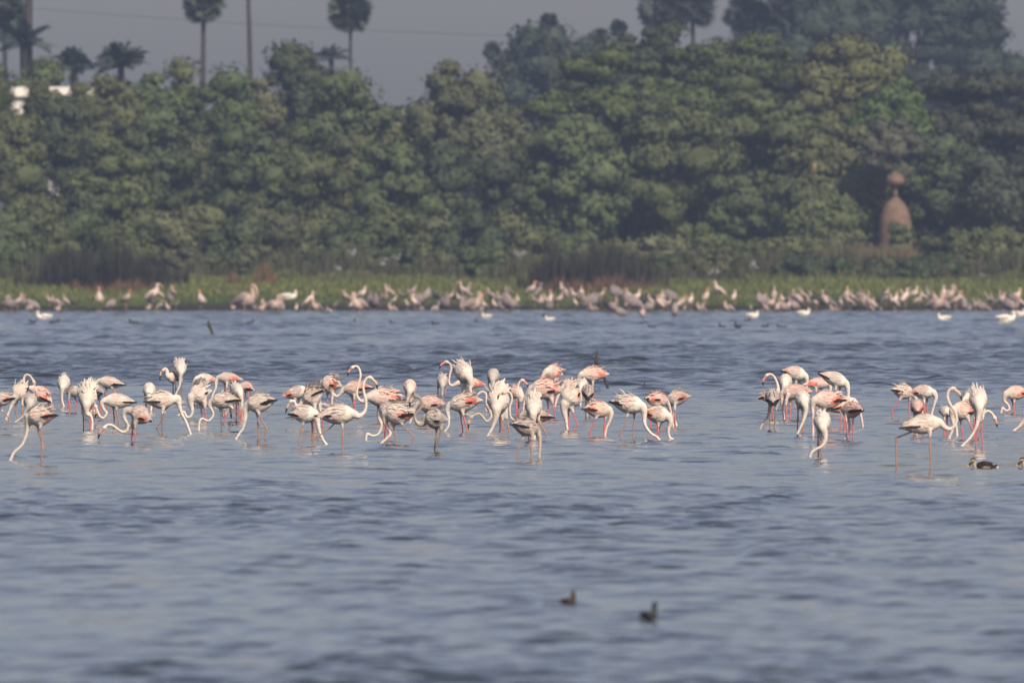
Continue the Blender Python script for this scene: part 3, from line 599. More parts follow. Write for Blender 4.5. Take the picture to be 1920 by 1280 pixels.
f('B',800,(900,590),(1040,555),120,'grey-backed flamingo mostly hidden, its pink bill hanging beside the slanting leg',neck=[(878,650),(884,725),(912,745),(938,700)],head=(962,660),bill=[(974,715),(978,775)],legs=[[(1065,650),(1080,800)],[(912,660),(914,800)]],tone='g',ruf=.6,pink=.3)
f('B',985,(1145,640),(1412,595),198,'striding flamingo with a black tail, right front of the left group, neck swept down',neck=[(1120,690),(1120,770),(1095,870),(1060,920),(1028,975)],legs=[[(1235,690),(1248,850),(1250,985)],[(1240,690),(1285,790),(1335,868),(1296,985)]],tone='w',blk=1,pink=.2,ruf=.3,leg='t',flare=1.3)
# crop C
f('C',760,(410,490),(165,550),135,'flamingo with white tail tip and coral patch, left end of the middle group',legs=[[(285,570),(270,680),(265,760)],[(320,570),(318,760)]],tone='w',pink=.9,blk=.1,ruf=.15)
f('C',860,(385,600),(560,500),190,'fluffy white flamingo with tufts standing up, head low at the left of the middle group',neck=[(335,640),(312,690),(292,640),(270,592)],head=(238,602),bill=[(208,650),(188,718)],legs=[[(530,660),(560,800),(548,860)],[(480,660),(470,860)]],tone='w',ruf=1.4,pink=.2,billc='y',leg='p')
f('C',1038,(490,730),(238,735),185,'flamingo with black rump facing right, neck slanting into the water, front left of middle group',neck=[(505,780),(525,880),(560,975),(606,1038)],legs=[[(370,790),(345,900),(318,1038)],[(455,790),(456,1038)]],tone='c',blk=.9,pink=.2,ruf=.2,leg='t',flare=1.3)
f('C',690,(560,430),(735,445),190,'large ruffled flamingo with coral lower wing, high in the middle group',legs=[[(605,500),(608,600),(606,690)],[(655,500),(648,690)]],tone='w',pink=1,ruf=.7,blk=.1)
f('C',718,(780,480),(1050,470),155,'pink flamingo with curled neck under the tall S-necked one, black at its tail',neck=[(745,510),(715,545),(690,548),(668,520),(655,560),(650,718)],legs=[[(845,540),(868,630),(896,718)],[(875,540),(872,718)]],tone='p',pink=.9,blk=.6,ruf=.3)
f('C',825,(1020,555),(1360,588),190,'tall S-necked flamingo with coral wings, head highest of all, looking left',neck=[(965,600),(922,575),(902,520),(918,430),(938,350),(928,280),(895,245)],head=(856,262),bill=[(822,300),(808,345)],legs=[[(1115,630),(1112,825)],[(1150,630),(1150,825)]],tone='p',pink=1,ruf=.9,blk=.4,neckc=(.82,.68,.58))
f('C',1108,(870,725),(508,748),205,'large upright flamingo striding right at the front of the middle group, pale yellow bill',neck=[(930,745),(985,690),(995,600),(968,480),(974,410),(1005,365)],head=(1040,365),bill=[(1095,415),(1108,478)],legs=[[(755,810),(762,950),(762,1108)],[(690,800),(640,860),(468,975),(440,1108)]],tone='w',ruf=.8,blk=.3,pink=.35,billc='y',leg='t',neckc=(.82,.72,.62))
f('C',700,(1433,500),(1432,410),142,'pinkish egg-shaped flamingo facing us, alone above the middle group','c',neck=[(1418,550),(1402,610),(1392,700)],legs=[[(1400,520),(1400,700)],[(1470,520),(1470,700)]],tone='p',pink=.2,ruf=.1)
f('C',1025,(1195,730),(1468,738),225,'ruffled flamingo with orange flank and black tail tip stepping at the right, neck twisting down',neck=[(1185,800),(1215,870),(1238,920),(1205,965),(1138,1025)],legs=[[(1265,820),(1280,920),(1302,1025)],[(1330,800),(1400,880),(1475,945),(1428,1025)]],tone='w',pink=.8,ruf=.9,blk=.7,leg='t')
f('C',990,(1140,700),(1290,640),140,'white flamingo hidden behind the orange-flanked one, only its hooked neck showing',neck=[(1128,770),(1148,840),(1118,925),(1055,943),(1005,922),(990,990)],legs=[[(1180,740),(1180,990)],[(1220,740),(1220,990)]],tone='w',pink=.2)
# crop D
f('D',1105,(425,770),(622,790),205,'young greyish flamingo with a dark ring-curled neck and black-tipped bill, front of the middle group',neck=[(375,828),(322,800),(308,740),(345,690),(378,640),(372,585),(345,555)],head=(312,548),bill=[(270,590),(252,665)],legs=[[(530,840),(515,980),(502,1105)],[(585,820),(545,980),(520,1105)]],tone='j',pink=.1,blk=.2,ruf=.3,billc='y',leg='g',neckc=(.36,.28,.21))
f('D',840,(345,635),(608,622),170,'pinkish-white flamingo behind the ring-necked young one',legs=[[(420,700),(422,840)],[(480,700),(480,840)]],tone='p',pink=.35,blk=.1,ruf=.2)
f('D',565,(584,440),(586,345),122,'small grey-white flamingo facing us, neck straight down, under the red-billed head','c',neck=[(582,490),(582,530),(583,565)],legs=[[(540,460),(540,565)],[(612,460),(612,565)]],tone='g',pink=0,ruf=.2)
f('D',640,(745,415),(1000,432),125,'flamingo with raised head and bright coral bill, tail showing coral on the other side',neck=[(690,440),(660,432),(650,395),(658,330),(672,265),(655,218)],head=(620,205),bill=[(572,232),(553,275)],legs=[[(815,450),(820,640)],[(850,450),(850,640)]],tone='p',pink=1,ruf=.1,blk=0,neckc=(.80,.62,.50))
f('D',700,(850,360),(715,265),185,'ruffled white flamingo in front of the coral-billed one, neck looping right','c',neck=[(868,430),(862,485),(890,540),(925,550),(955,512),(990,502),(1022,535),(1020,700)],legs=[[(780,430),(780,700)],[(820,430),(822,700)]],tone='w',ruf=.7,blk=.4,pink=.25,flare=1.5)
f('D',912,(665,640),(965,592),185,'ruffled flamingo with coral wing and coral legs close together, neck hanging at the left',neck=[(632,690),(648,770),(642,850),(600,912)],legs=[[(762,700),(775,800),(790,912)],[(785,700),(810,800),(842,912)]],tone='w',pink=.95,ruf=1.1,blk=.15,flare=1.2)
f('D',600,(1085,380),(1105,305),138,'greyish-white egg-shaped flamingo facing us, back row right of the coral-billed one','c',neck=[(1080,430),(1090,500),(1090,600)],legs=[[(1050,400),(1050,600)],[(1130,400),(1130,600)]],tone='g',pink=.1,ruf=.1)
f('D',952,(1125,670),(1170,490),240,'large white ruffled flamingo with straight neck down, rose-edged wing, centre right','c',neck=[(1118,750),(1090,850),(1032,952)],legs=[[(1215,720),(1240,850),(1258,952)],[(1180,740),(1185,952)]],tone='w',pink=.3,ruf=.9,flare=1.5,leg='t')
f('D',888,(1045,640),(1190,560),145,'flamingo behind the large white one, brownish head and black-tipped bill at the water',neck=[(1062,690),(1074,750),(1030,800),(985,750),(945,720),(900,738)],head=(872,760),bill=[(848,805),(842,878)],legs=[[(1158,660),(1160,888)],[(1180,660),(1195,888)]],tone='p',pink=.5,billc='y',neckc=(.55,.45,.35))
f('D',965,(1390,735),(1685,762),150,'young flamingo, neck raised in a tight S, with striped black bill and black tail',neck=[(1345,785),(1300,790),(1265,750),(1258,660),(1280,580),(1265,520),(1232,502)],head=(1198,515),bill=[(1152,530),(1135,580)],legs=[[(1500,790),(1545,965)],[(1540,780),(1600,890),(1640,965)]],tone='j',blk=1,pink=.5,billc='y',neckc=(.66,.56,.46),leg='t')
f('D',1000,(1492,720),(1498,555),188,'white flamingo facing us with wing plumes raised on both sides like horns','c',neck=[(1490,790),(1500,880),(1505,1000)],legs=[[(1440,740),(1445,1000)],[(1545,740),(1550,1000)]],tone='w',ruf=1.3,pink=.05,flare=1.3)
f('D',1180,(1520,885),(1292,832),185,'nearest young grey-brown flamingo of the centre, seen from behind, dark wing stripe','a',neck=[(1545,930),(1560,1000),(1550,1180)],legs=[[(1400,940),(1345,1060),(1310,1180)],[(1488,940),(1468,1060),(1478,1180)]],tone='j',blk=.8,pink=.05,ruf=.4,leg='t')
f('D',760,(1375,545),(1256,478),130,'flamingo with a coral bill bent down beside the horn-plumed bird',neck=[(1366,600),(1350,540),(1338,470),(1352,410)],head=(1386,388),bill=[(1425,420),(1447,468)],legs=[[(1320,540),(1325,760)],[(1350,540),(1350,760)]],tone='p',pink=.4,blk=.8,neckc=(.80,.62,.50))
# crop E
f('E',775,(90,480),(398,490),215,'large ruffled pink flamingo with plumes standing at its shoulder, coral legs, upper centre',legs=[[(250,580),(250,775)],[(290,580),(312,680),(332,775)]],tone='p',pink=.6,ruf=1.0,blk=.2)
f('E',610,(240,300),(384,330),150,'pink flamingo farthest back behind the large ruffled pink one',legs=[[(280,350),(280,610)],[(320,350),(320,610)]],tone='p',pink=1,ruf=.4,blk=0)
f('E',600,(585,335),(848,330),150,'pink flamingo with crested back in front of the bare branch',legs=[[(680,400),(685,470),(690,600)],[(700,400),(705,600)]],neck=[(560,380),(560,480),(560,600)],tone='p',pink=.8,ruf=.8,blk=0)
f('E',650,(585,470),(615,410),125,'white flamingo back below the crested pink one','c',neck=[(580,520),(580,600),(575,650)],legs=[[(560,480),(560,650)],[(640,480),(640,650)]],tone='w',pink=.15)
f('E',770,(650,480),(655,545),140,'grey flamingo seen from behind with two black wing spots','a',legs=[[(635,590),(630,700),(632,770)],[(672,590),(668,770)]],tone='g',pink=.7,blk=.8,ruf=.15,leg='g')
f('E',670,(400,470),(520,405),115,'pinkish flamingo behind the white straight-necked one',legs=[[(430,510),(430,670)],[(480,510),(480,670)]],tone='p',pink=.7,ruf=.4)
f('E',888,(425,620),(565,490),220,'white flamingo with straight white neck like a post and dark pink legs, centre right','',neck=[(412,680),(432,780),(447,888)],legs=[[(465,670),(455,760),(465,888)],[(490,670),(525,770),(548,830),(512,888)]],tone='w',pink=.5,ruf=.9,flare=1.5,blk=.1)
f('E',957,(860,685),(615,682),175,'pink-streaked flamingo with slanted pink legs, walking right, centre right',neck=[(885,730),(868,800),(838,870),(820,957)],legs=[[(745,740),(700,840),(665,910),(682,957)],[(828,740),(818,850),(810,957)]],tone='p',pink=1,ruf=.4,blk=.5)
f('E',990,(1195,650),(890,612),195,'large white flamingo facing right with black tail, neck curving forward into the water',neck=[(1215,715),(1222,830),(1280,915),(1340,952),(1372,990)],legs=[[(1065,680),(1010,860),(972,935),(1000,990)],[(1120,690),(1110,850),(1100,990)]],tone='c',blk=1,pink=.15,ruf=.6,flare=1.5,leg='t')
f('E',865,(1430,600),(1240,575),160,'grey-pink flamingo behind the pair at the right end of the centre group','a',legs=[[(1290,640),(1272,865)],[(1340,640),(1340,865)]],tone='p',pink=.8,ruf=.5,blk=.3)
f('E',855,(1450,590),(1668,550),145,'crested flamingo facing left, rightmost of the centre group',neck=[(1470,640),(1490,700),(1545,855)],legs=[[(1480,640),(1500,740),(1530,855)],[(1520,640),(1525,855)]],tone='w',pink=.8,ruf=.9,blk=.2)
f('E',985,(1455,750),(1215,722),180,'coral-winged flamingo facing right with hooked neck, front right of the centre group',neck=[(1478,810),(1458,890),(1468,955),(1512,988)],legs=[[(1358,820),(1355,900),(1318,985)],[(1375,820),(1345,985)]],tone='w',pink=1,ruf=.7,blk=.5,flare=1.2)
# crop F
f('F',600,(690,345),(465,300),148,'cream flamingo with dark tail facing right, topmost of the right group',legs=[[(600,390),(600,600)],[(640,390),(650,600)]],neck=[(710,400),(705,500),(700,600)],tone='c',pink=.5,blk=.7,ruf=0)
f('F',645,(485,440),(510,360),145,'white egg-shaped flamingo beside the raised head in the right group','c',neck=[(470,480),(455,560),(450,645)],legs=[[(450,450),(450,645)],[(540,450),(540,645)]],tone='c',pink=0,ruf=0)
f('F',790,(395,530),(245,575),125,'flamingo with raised hook neck and pink bill at the left of the right group',neck=[(420,490),(408,410),(375,345),(335,325)],head=(305,340),bill=[(272,388),(270,445)],legs=[[(340,600),(340,790)],[(370,600),(372,790)]],tone='p',pink=.4,blk=1,neckc=(.82,.64,.54))
f('F',885,(365,530),(362,605),165,'grey flamingo with two dark wing spots seen from behind, left of the right group','a',neck=[(335,640),(322,740),(272,820),(238,885)],legs=[[(345,640),(338,760),(342,885)],[(405,640),(392,760),(380,885)]],tone='g',pink=.1,blk=.7,ruf=.15,leg='g',ndep=-.5,flare=.6)
f('F',790,(475,520),(752,500),160,'pinkish flamingo with a straight white neck and one coral leg, middle of the right group',neck=[(462,590),(470,690),(482,790)],legs=[[(540,590),(542,700),(544,790)],[(500,590),(500,790)]],tone='p',pink=.75,ruf=.1,blk=0,flare=1.3)
f('F',935,(680,620),(640,530),165,'white flamingo facing us with its neck swung left to a dark bill on the water','c',neck=[(695,680),(675,780),(640,860),(605,935)],legs=[[(620,650),(618,780),(612,935)],[(665,660),(668,800),(664,935)]],tone='w',pink=.1,ruf=.1,leg='t',flare=1.6)
f('F',645,(930,415),(690,430),115,'coral-winged flamingo under the white black-edged one, right group',legs=[[(800,460),(800,645)],[(850,460),(850,645)]],neck=[(945,470),(945,560),(940,645)],tone='p',pink=1,ruf=.1,blk=0)
f('F',725,(1100,420),(838,332),145,'white flamingo with dark wing edge pitched forward, upper right of the right group',neck=[(1118,480),(1122,560),(1120,725)],legs=[[(1000,460),(985,540),(985,725)],[(1040,460),(1040,725)]],tone='c',pink=.35,blk=1,ruf=.1,flare=1.5)
f('F',965,(785,590),(1078,592),190,'flamingo with glowing coral wing and dark belly stripe, centre of the right group',legs=[[(905,680),(915,800),(918,965)],[(880,680),(885,965)]],neck=[(765,650),(770,760),(770,965)],tone='p',pink=1.3,blk=.7,ruf=.4)
f('F',872,(1175,600),(912,690),165,'greyish-pink flamingo behind the two pink-legged birds of the right group',legs=[[(1055,690),(1045,780),(1046,872)],[(1080,690),(1085,872)]],tone='p',pink=.5,blk=.6,ruf=.3)
f('F',985,(1085,690),(1252,690),165,'rosy flamingo seen from behind with a black tail tip and two straight pink legs','a',neck=[(1120,760),(1140,860),(1090,985)],legs=[[(1100,750),(1112,870),(1122,985)],[(1168,750),(1170,870),(1172,985)]],tone='p',pink=.8,blk=.7,ruf=.2)
f('F',1160,(865,860),(850,725),188,'nearest flamingo of the right group, white egg body with neck curling left to the water','c',neck=[(885,925),(888,990),(855,1045),(795,1075),(752,1110),(735,1160)],legs=[[(822,890),(820,1030),(824,1160)],[(850,900),(845,1070),(858,1160)]],tone='w',pink=.1,ruf=.15,leg='t',flare=1.3)
# crop G
f('G',775,(585,520),(388,488),155,'grey-pink flamingo with a dark underwing spot stepping left, in the far right group',legs=[[(480,560),(425,640),(382,710),(405,775)],[(565,570),(560,640),(556,775)]],tone='w',pink=.45,blk=.7,ruf=.4)
f('G',785,(800,510),(572,508),140,'smooth flamingo with coral tail facing right, behind the tall walking bird',neck=[(825,560),(808,630),(785,720),(780,785)],legs=[[(705,570),(710,785)],[(740,570),(740,785)]],tone='w',pink=.8,ruf=.05,blk=.1,flare=1.2)
f('G',945,(640,640),(635,690),145,'rosy round flamingo seen from behind, just over the back of the tall walking bird','a',legs=[[(610,730),(616,945)],[(690,730),(703,945)]],tone='p',pink=.8,ruf=.1,blk=.1)
f('G',1275,(860,810),(490,868),200,'tall upright flamingo walking right with a raised pale bill, nearest at the right',neck=[(930,868),(990,868),(1032,800),(1022,710),(965,620),(942,540),(965,480)],head=(1002,474),bill=[(1062,520),(1088,595)],legs=[[(768,880),(765,1060),(778,1275)],[(650,870),(580,905),(428,965),(434,1275)]],tone='w',pink=.3,blk=.7,ruf=.25,billc='y',leg='t',neckc=(.80,.68,.58))
f('G',980,(995,690),(1202,715),185,'pink-sided flamingo with crossed coral legs behind the tall walking bird',neck=[(985,760),(1000,850),(952,980)],legs=[[(1070,770),(1085,880),(1098,980)],[(1145,770),(1180,860),(1215,980)]],tone='p',pink=.9,ruf=.5,blk=.5)
f('G',955,(955,715),(878,700),115,'small white flamingo half hidden by the S-shaped neck of the tall walking bird',neck=[(1000,770),(1030,860),(1035,955)],legs=[[(910,740),(910,955)],[(940,740),(940,955)]],tone='w',pink=.1)
f('G',735,(1120,570),(1200,555),115,'flamingo mostly hidden behind the straight-necked white one at the right',legs=[[(1130,600),(1130,735)],[(1160,600),(1160,735)]],tone='w',pink=.2,ruf=.7)
f('G',1048,(1255,650),(1238,500),200,'white flamingo facing us with a long straight neck slanting left, far right group','c',neck=[(1252,730),(1225,850),(1172,950),(1078,1048)],legs=[[(1220,700),(1222,860),(1226,1048)],[(1302,700),(1278,900),(1297,1048)]],tone='c',pink=.1,ruf=.4,flare=1.6)
f('G',962,(1275,740),(1190,640),120,'flamingo whose arched neck and coral bill show right of the straight-necked white one',neck=[(1275,790),(1302,730),(1340,695),(1388,718)],head=(1416,768),bill=[(1432,812),(1440,858)],legs=[[(1205,720),(1210,962)],[(1240,720),(1240,962)]],tone='w',pink=.5,neckc=(.82,.66,.55))
f('G',728,(1525,525),(1765,510),145,'coral flamingo near the right edge, neck curled beneath it',neck=[(1508,590),(1548,635),(1560,680),(1525,692),(1490,660),(1475,728)],legs=[[(1585,580),(1600,640),(1622,728)],[(1610,580),(1605,728)]],tone='p',pink=1.2,ruf=.1,blk=.2)
f('G',900,(1735,720),(1960,740),190,'flamingo cut by the right edge, only its slanting neck and breast in view',neck=[(1712,780),(1660,850),(1592,900)],legs=[[(1800,800),(1800,900)],[(1830,800),(1830,900)]],tone='p',pink=.6,flare=1.3)

def build_flamingos():
    rg = np.random.default_rng(21); jobs = []
    for b in BIRDS:
        x0 = CROP[b['crop']]; wy = 640 + b['wl'] * .1875; d = dist(wy); k = d / FPX
        P = lambda p, dd=0.0: at(x0 + p[0] * .1875, 640 + p[1] * .1875, d) + np.array([0, dd, 0])
        Fp, Tp = P(b['F']), P(b['T']); L = np.linalg.norm(Fp - Tp); full = .50
        dep = math.sqrt(max(0, full ** 2 - L ** 2)) if b['view'] else min(math.sqrt(max(0.01, full ** 2 - L ** 2)), .14) * rg.choice([-1, 1])
        if b['view'] == 'a': dep = -dep
        Fp[1] -= dep / 2; Tp[1] += dep / 2                       # dep > 0: breast nearer to us
        Rm = b['H'] * .1875 * k / 2
        a = nrm(Fp - Tp); u = np.array([0, 0, 1.]) - a * a[2]
        u = nrm(u) if np.linalg.norm(u) > .2 else nrm(np.cross(a, (1, 0, 0)))
        s = np.cross(a, u)
        def cen(t, Fp=Fp, Tp=Tp, u=u, Rm=Rm): return Tp + (Fp - Tp) * t + u * (Rm * .16 * math.sin(math.pi * min(max(t, 0), 1)) - Rm * .10 * (1 - abs(2 * t - 1)))
        def rad(t, Rm=Rm): return np.interp(t, PT, PR) * Rm
        def surf(t, ph, o=1.0, cen=cen, rad=rad, s=s, u=u):
            r = rad(t) * o; return cen(t) + r * (math.cos(ph) * s * .86 + math.sin(ph) * u)
        org = np.array([(Fp[0] + Tp[0]) / 2, (Fp[1] + Tp[1]) / 2, 0.0])
        mb = MB()
        ts = np.linspace(0, 1, 17); pts = [cen(t) for t in ts]; rr = [rad(t) for t in ts]
        pts += [cen(1) + a * Rm * .16, cen(1) + a * Rm * .24]; rr += [Rm * .26, Rm * .08]
        mb.tube(pts, rr, 18, sq=.88)
        # neck
        nk = b['neck']; fwd = nrm(np.array([a[0], a[1] * .6, 0]) + 1e-6)
        ncol = b['neckc'] or TONE[b['tone']]
        if nk:
            q = [P(p, 0) for p in nk]; n_ = len(q)
            for i, p in enumerate(q): p[1] = Fp[1] + b['ndep'] * .3 * min(1, (i + 1) / 2) - (a[1] * .0)
        else:
            q = [Fp + fwd * .07 + np.array([0, 0, -.08]), Fp + fwd * .13 + np.array([0, 0, -.25]), Fp + fwd * .16]; q[-1][2] = 0.0
            if q[1][2] < .05: q[1][2] = .05
        st = Fp + (Tp - Fp) * .10
        path = [st, Fp] + q
        if b['head'] is not None:
            hp = P(b['head']); hp[1] = q[-1][1]; path = path + [hp]
        else:
            e = path[-1]; dv = nrm(e - path[-2]); dv[2] = min(dv[2], -.35); path = path + [e + nrm(dv) * .14]
        sp = smooth_path(path, 7); al = np.concatenate([[0], np.cumsum(np.linalg.norm(np.diff(sp, axis=0), axis=1))])
        r0 = Rm * .50; fl = .115 * b['flare']
        nr = .0215 + (r0 - .0215) * np.exp(-(np.maximum(al - .03, 0) / fl) ** 1.35)
        mb.tube(sp, nr, 10)
        if b['head'] is not None:
            bp = [P(p) for p in b['bill']]
            for p in bp: p[1] = hp[1]
            hd = nrm(nrm(bp[0] - hp) + nrm(hp - sp[-6]) * .5)
            mb.tube([hp - hd * .045, hp - hd * .034, hp - hd * .012, hp + hd * .015, hp + hd * .035, hp + hd * .048], [.006, .026, .034, .032, .024, .008], 10)
        # thighs
        legs3 = []
        for i, lg in enumerate(b['legs']):
            off = np.array([s[0], s[1], 0.0]); off = off / (np.linalg.norm(off) + 1e-6)
            sgn = 1 if i == 0 else -1
            mid = (Fp[1] + Tp[1]) / 2; yy = mid + sgn * (.055 * off[1] if not b['view'] else 0)
            pp = [P(p) for p in lg]
            for p in pp: p[1] = yy
            if pp[0][2] < .1: pp[0][2] = .1
            h = cen(.5); h = np.array([pp[0][0] * .75 + h[0] * .25, yy, max(pp[0][2], h[2] - rad(.5) * .4)])
            if len(pp) == 2: pp = [pp[0], pp[0] * .45 + pp[1] * .55 + np.array([rg.normal() * .008, 0, 0]), pp[1]]
            e = pp[-1]; dv = nrm(e - pp[-2]); dv[2] = min(dv[2], -.5)
            legs3.append([h] + pp + [e + nrm(dv) * .16])
            k1 = pp[0] + (pp[1] - pp[0]) * .45
            mb.tube([h + np.array([0, 0, .03]), pp[0], k1], [Rm * .34, Rm * .22, .018], 9)
        me = mb.mesh('body', org)
        ob = bpy.data.objects.new('tmp', me); C.objects.link(ob)
        md = ob.modifiers.new('r', 'REMESH'); md.mode = 'VOXEL'; md.voxel_size = .0155; md.use_smooth_shade = True
        sm = ob.modifiers.new('s', 'SMOOTH'); sm.iterations = 2; sm.factor = .5
        jobs.append((b, ob, org, dict(Fp=Fp, Tp=Tp, Rm=Rm, a=a, u=u, s=s, cen=cen, rad=rad, surf=surf, sp=sp, al=al, legs=legs3, ncol=ncol,
                                      hp=hp if b['head'] is not None else None, bp=bp if b['head'] is not None else None, k=k)))
    dg = bpy.context.evaluated_depsgraph_get()
    done = [bpy.data.meshes.new_from_object(j[1].evaluated_get(dg)) for j in jobs]
    for (b, ob, org, g), me in zip(jobs, done):
        old = ob.data; bpy.data.objects.remove(ob); bpy.data.meshes.remove(old)
        finish(b, me, org, g, rg)
GRP = {'A': 'flamingos wading in the left group', 'B': 'flamingos wading in the left group', 'C': 'flamingos wading in the middle group', 'D': 'flamingos wading in the middle group',
       'E': 'flamingos wading in the middle group', 'F': 'flamingos wading in the right group', 'G': 'flamingos wading in the far right group'}
def finish(b, me, org, g, rg):
    root = empty('flamingo', org, b['label'], 'flamingo', GRP[b['crop']])
    Rm, a, u, s, surf = g['Rm'], g['a'], g['u'], g['s'], g['surf']
    n = len(me.vertices); co = np.empty(n * 3); me.vertices.foreach_get('co', co); co = co.reshape(-1, 3) + org
    col = np.tile(np.array(TONE[b['tone']]), (n, 1))
    if b['tone'] == 'p': col[:] = col * .5 + np.array(TONE['w']) * .5
    sp, al = g['sp'], g['al']; D = np.linalg.norm(co[:, None] - sp[None], axis=2); j = D.argmin(1); dm = D.min(1)
    wgt = np.clip((al[j] - .16) / .22, 0, 1) * np.clip((.07 - dm) / .02, 0, 1)
    base = np.array(g['ncol']); col = col * (1 - wgt[:, None]) + base * wgt[:, None]
    at_ = me.color_attributes.new('tone', 'FLOAT_COLOR', 'POINT'); at_.data.foreach_set('color', np.concatenate([col, np.ones((n, 1))], 1).ravel())
    me.polygons.foreach_set('use_smooth', [True] * len(me.polygons)); me.materials.clear()
    link('body', me, root, M['white'])
    # wings: overlapping feathers on each side
    soft = {'w': 'cream', 'c': 'cream', 'p': 'blush', 'g': 'ash', 'j': 'ash'}[b['tone']]
    for sd in (1, -1):
        w = MB(); fl = MB()
        for row, (ph, t1, t0, cnt) in enumerate(((78, .80, .12, 6), (60, .82, .08, 7), (42, .84, .05, 8), (24, .84, .04, 8), (6, .80, .06, 8), (-10, .70, .16, 6))):
            for i in range(cnt):
                t = t0 + .10 + (t1 - t0 - .10) * (i / (cnt - 1)) + rg.normal() * .012; p = R(ph + rg.normal() * 5)
                ph_ = p if sd > 0 else math.pi - p
                lift = 1.025 + b['ruf'] * rg.uniform(0, .05) + (.03 if row < 3 else 0)
                r0_, r1_ = surf(t, ph_, 1.0), surf(max(t - rg.uniform(.17, .25), -.02), ph_ - sd * R(5), lift + .02)
                nor = nrm(math.cos(ph_) * s * .86 + math.sin(ph_) * u)
                pk = 0
                if row >= 3:
                    z = b['pink'] * {3: .62, 4: 1.0, 5: .8}[row]
                    if abs(t - (.36 + .05 * (row - 4))) < .05 + .15 * z + rg.normal() * .02 and z > .3: pk = 1
                elif row == 2 and abs(t - .3) < .08 and b['pink'] > .85: pk = 1
                mi = 1 if pk else (2 if rg.random() < .12 + .45 * b['pink'] and row > 0 else 0)
                feather(w, r0_ + nor * .004, r1_ + nor * .004, nor, Rm * .20 * rg.uniform(.8, 1.15), mi, .03)
        nb = int(round(7 * b['blk']))
        for i in range(nb):
            t = .44 - .38 * i / max(1, nb - 1); p = R(-8 + 16 * i / max(1, nb - 1) + rg.normal() * 3); ph_ = p if sd > 0 else math.pi - p
            nor = nrm(math.cos(ph_) * s * .86 + math.sin(ph_) * u)
            feather(fl, surf(t, ph_, 1.03) + nor * .010, surf(max(t - .2, -.06), ph_, 1.0) - a * .02 + nor * .012, nor, Rm * .13, 0, .03)
        o = link('wing', feather_mesh(w, 'wing', org), root, [M[soft], M['coral'], M['blush']])
        if nb: link('flight_feathers', feather_mesh(fl, 'flight_feathers', org), o, M['black'])
    tl = MB()
    for i in range(7):
        p = R(20 + 140 * i / 6); nor = nrm(math.cos(p) * s + math.sin(p) * u)
        feather(tl, surf(.16, p, .9), surf(0, p, .5) - a * rg.uniform(.02, .05), nor, Rm * .17, 0, .03)
    link('tail', feather_mesh(tl, 'tail', org), root, M[soft])
    nr = int(64 * b['ruf'])
    if nr > 8:
        pl = MB()
        for i in range(nr):
            t = rg.uniform(.22, .86); ph = R(rg.normal(90, 34)); nor = nrm(math.cos(ph) * s * .86 + math.sin(ph) * u)
            lf = rg.uniform(.05, .75) * min(1, .3 + b['ruf'] * .5); L = Rm * rg.uniform(.5, 1.1)
            dv = nrm(-a * (1 - lf * .55) + nor * lf + rg.normal(size=3) * .18)
            r_ = surf(t, ph, .97); feather(pl, r_, r_ + dv * L, nor, Rm * rg.uniform(.05, .10), 0 if rg.random() > .12 * b['pink'] else 1, .10)
        q = link('plumes', feather_mesh(pl, 'plumes', org), root, [M[soft], M['blush']]); q['kind'] = 'stuff'
    lm = {'p': 'leg_pink', 't': 'leg_tan', 'g': 'leg_grey'}[b['leg']]
    for lg in g['legs']:
        p = np.array(lg); q = [p[0]]; r = [.016]
        for i in range(1, len(p)):
            for t in (.25, .5, .75, 1.0):
                q.append(p[i - 1] + (p[i] - p[i - 1]) * t); r.append(.0105)
        z = np.array([v[2] for v in q]); mid = len(q) - 1
        # the ankle joint sits about half way down the visible leg
        ang = [0] + [math.degrees(math.acos(max(-1, min(1, np.dot(nrm(p[i] - p[i - 1]), nrm(p[i + 1] - p[i])))))) for i in range(1, len(p) - 1)]
        kn = max(range(2, len(p) - 1), key=lambda i: ang[i]) if len(p) > 3 else 1
        ji = kn * 4
        if ji < len(r): r[ji] = .0175; r[ji - 1] = max(r[ji - 1], .012)
        r[4] = .0125
        mb = MB(); mb.tube(q, r, 7); link('leg', mb.mesh('leg', org), root, M[lm])
    if g['hp'] is not None:
        hp, bp = g['hp'], g['bp']; hd = nrm(bp[0] - hp)
        path = smooth_path([hp + hd * .022, bp[0], bp[1]], 6); nn = len(path); c = int(nn * .62)
        r = np.interp(np.linspace(0, 1, nn), [0, .35, .55, .8, 1], [.021, .0195, .0185, .014, .005])
        mb = MB(); mb.tube(path[:c + 1], r[:c + 1], 9, sq=.8); bl = link('bill', mb.mesh('bill', org), root, M['bill_pink' if b['billc'] == 'p' else 'bill_pale'])
        mb = MB(); mb.tube(path[c:], r[c:] * 1.03, 9, sq=.8); link('bill_tip', mb.mesh('bill_tip', org), bl, M['bill_tip'])
        for sd in (1, -1):
            e = hp + hd * .012 + np.array([0, sd * .030, .008]); mb = MB(); lathe(mb, [(.001, -.007), (.006, -.004), (.007, 0), (.006, .004), (.001, .007)], 8, 0, e)
            link('eye', mb.mesh('eye', org), root, M['eye'])
build_flamingos()
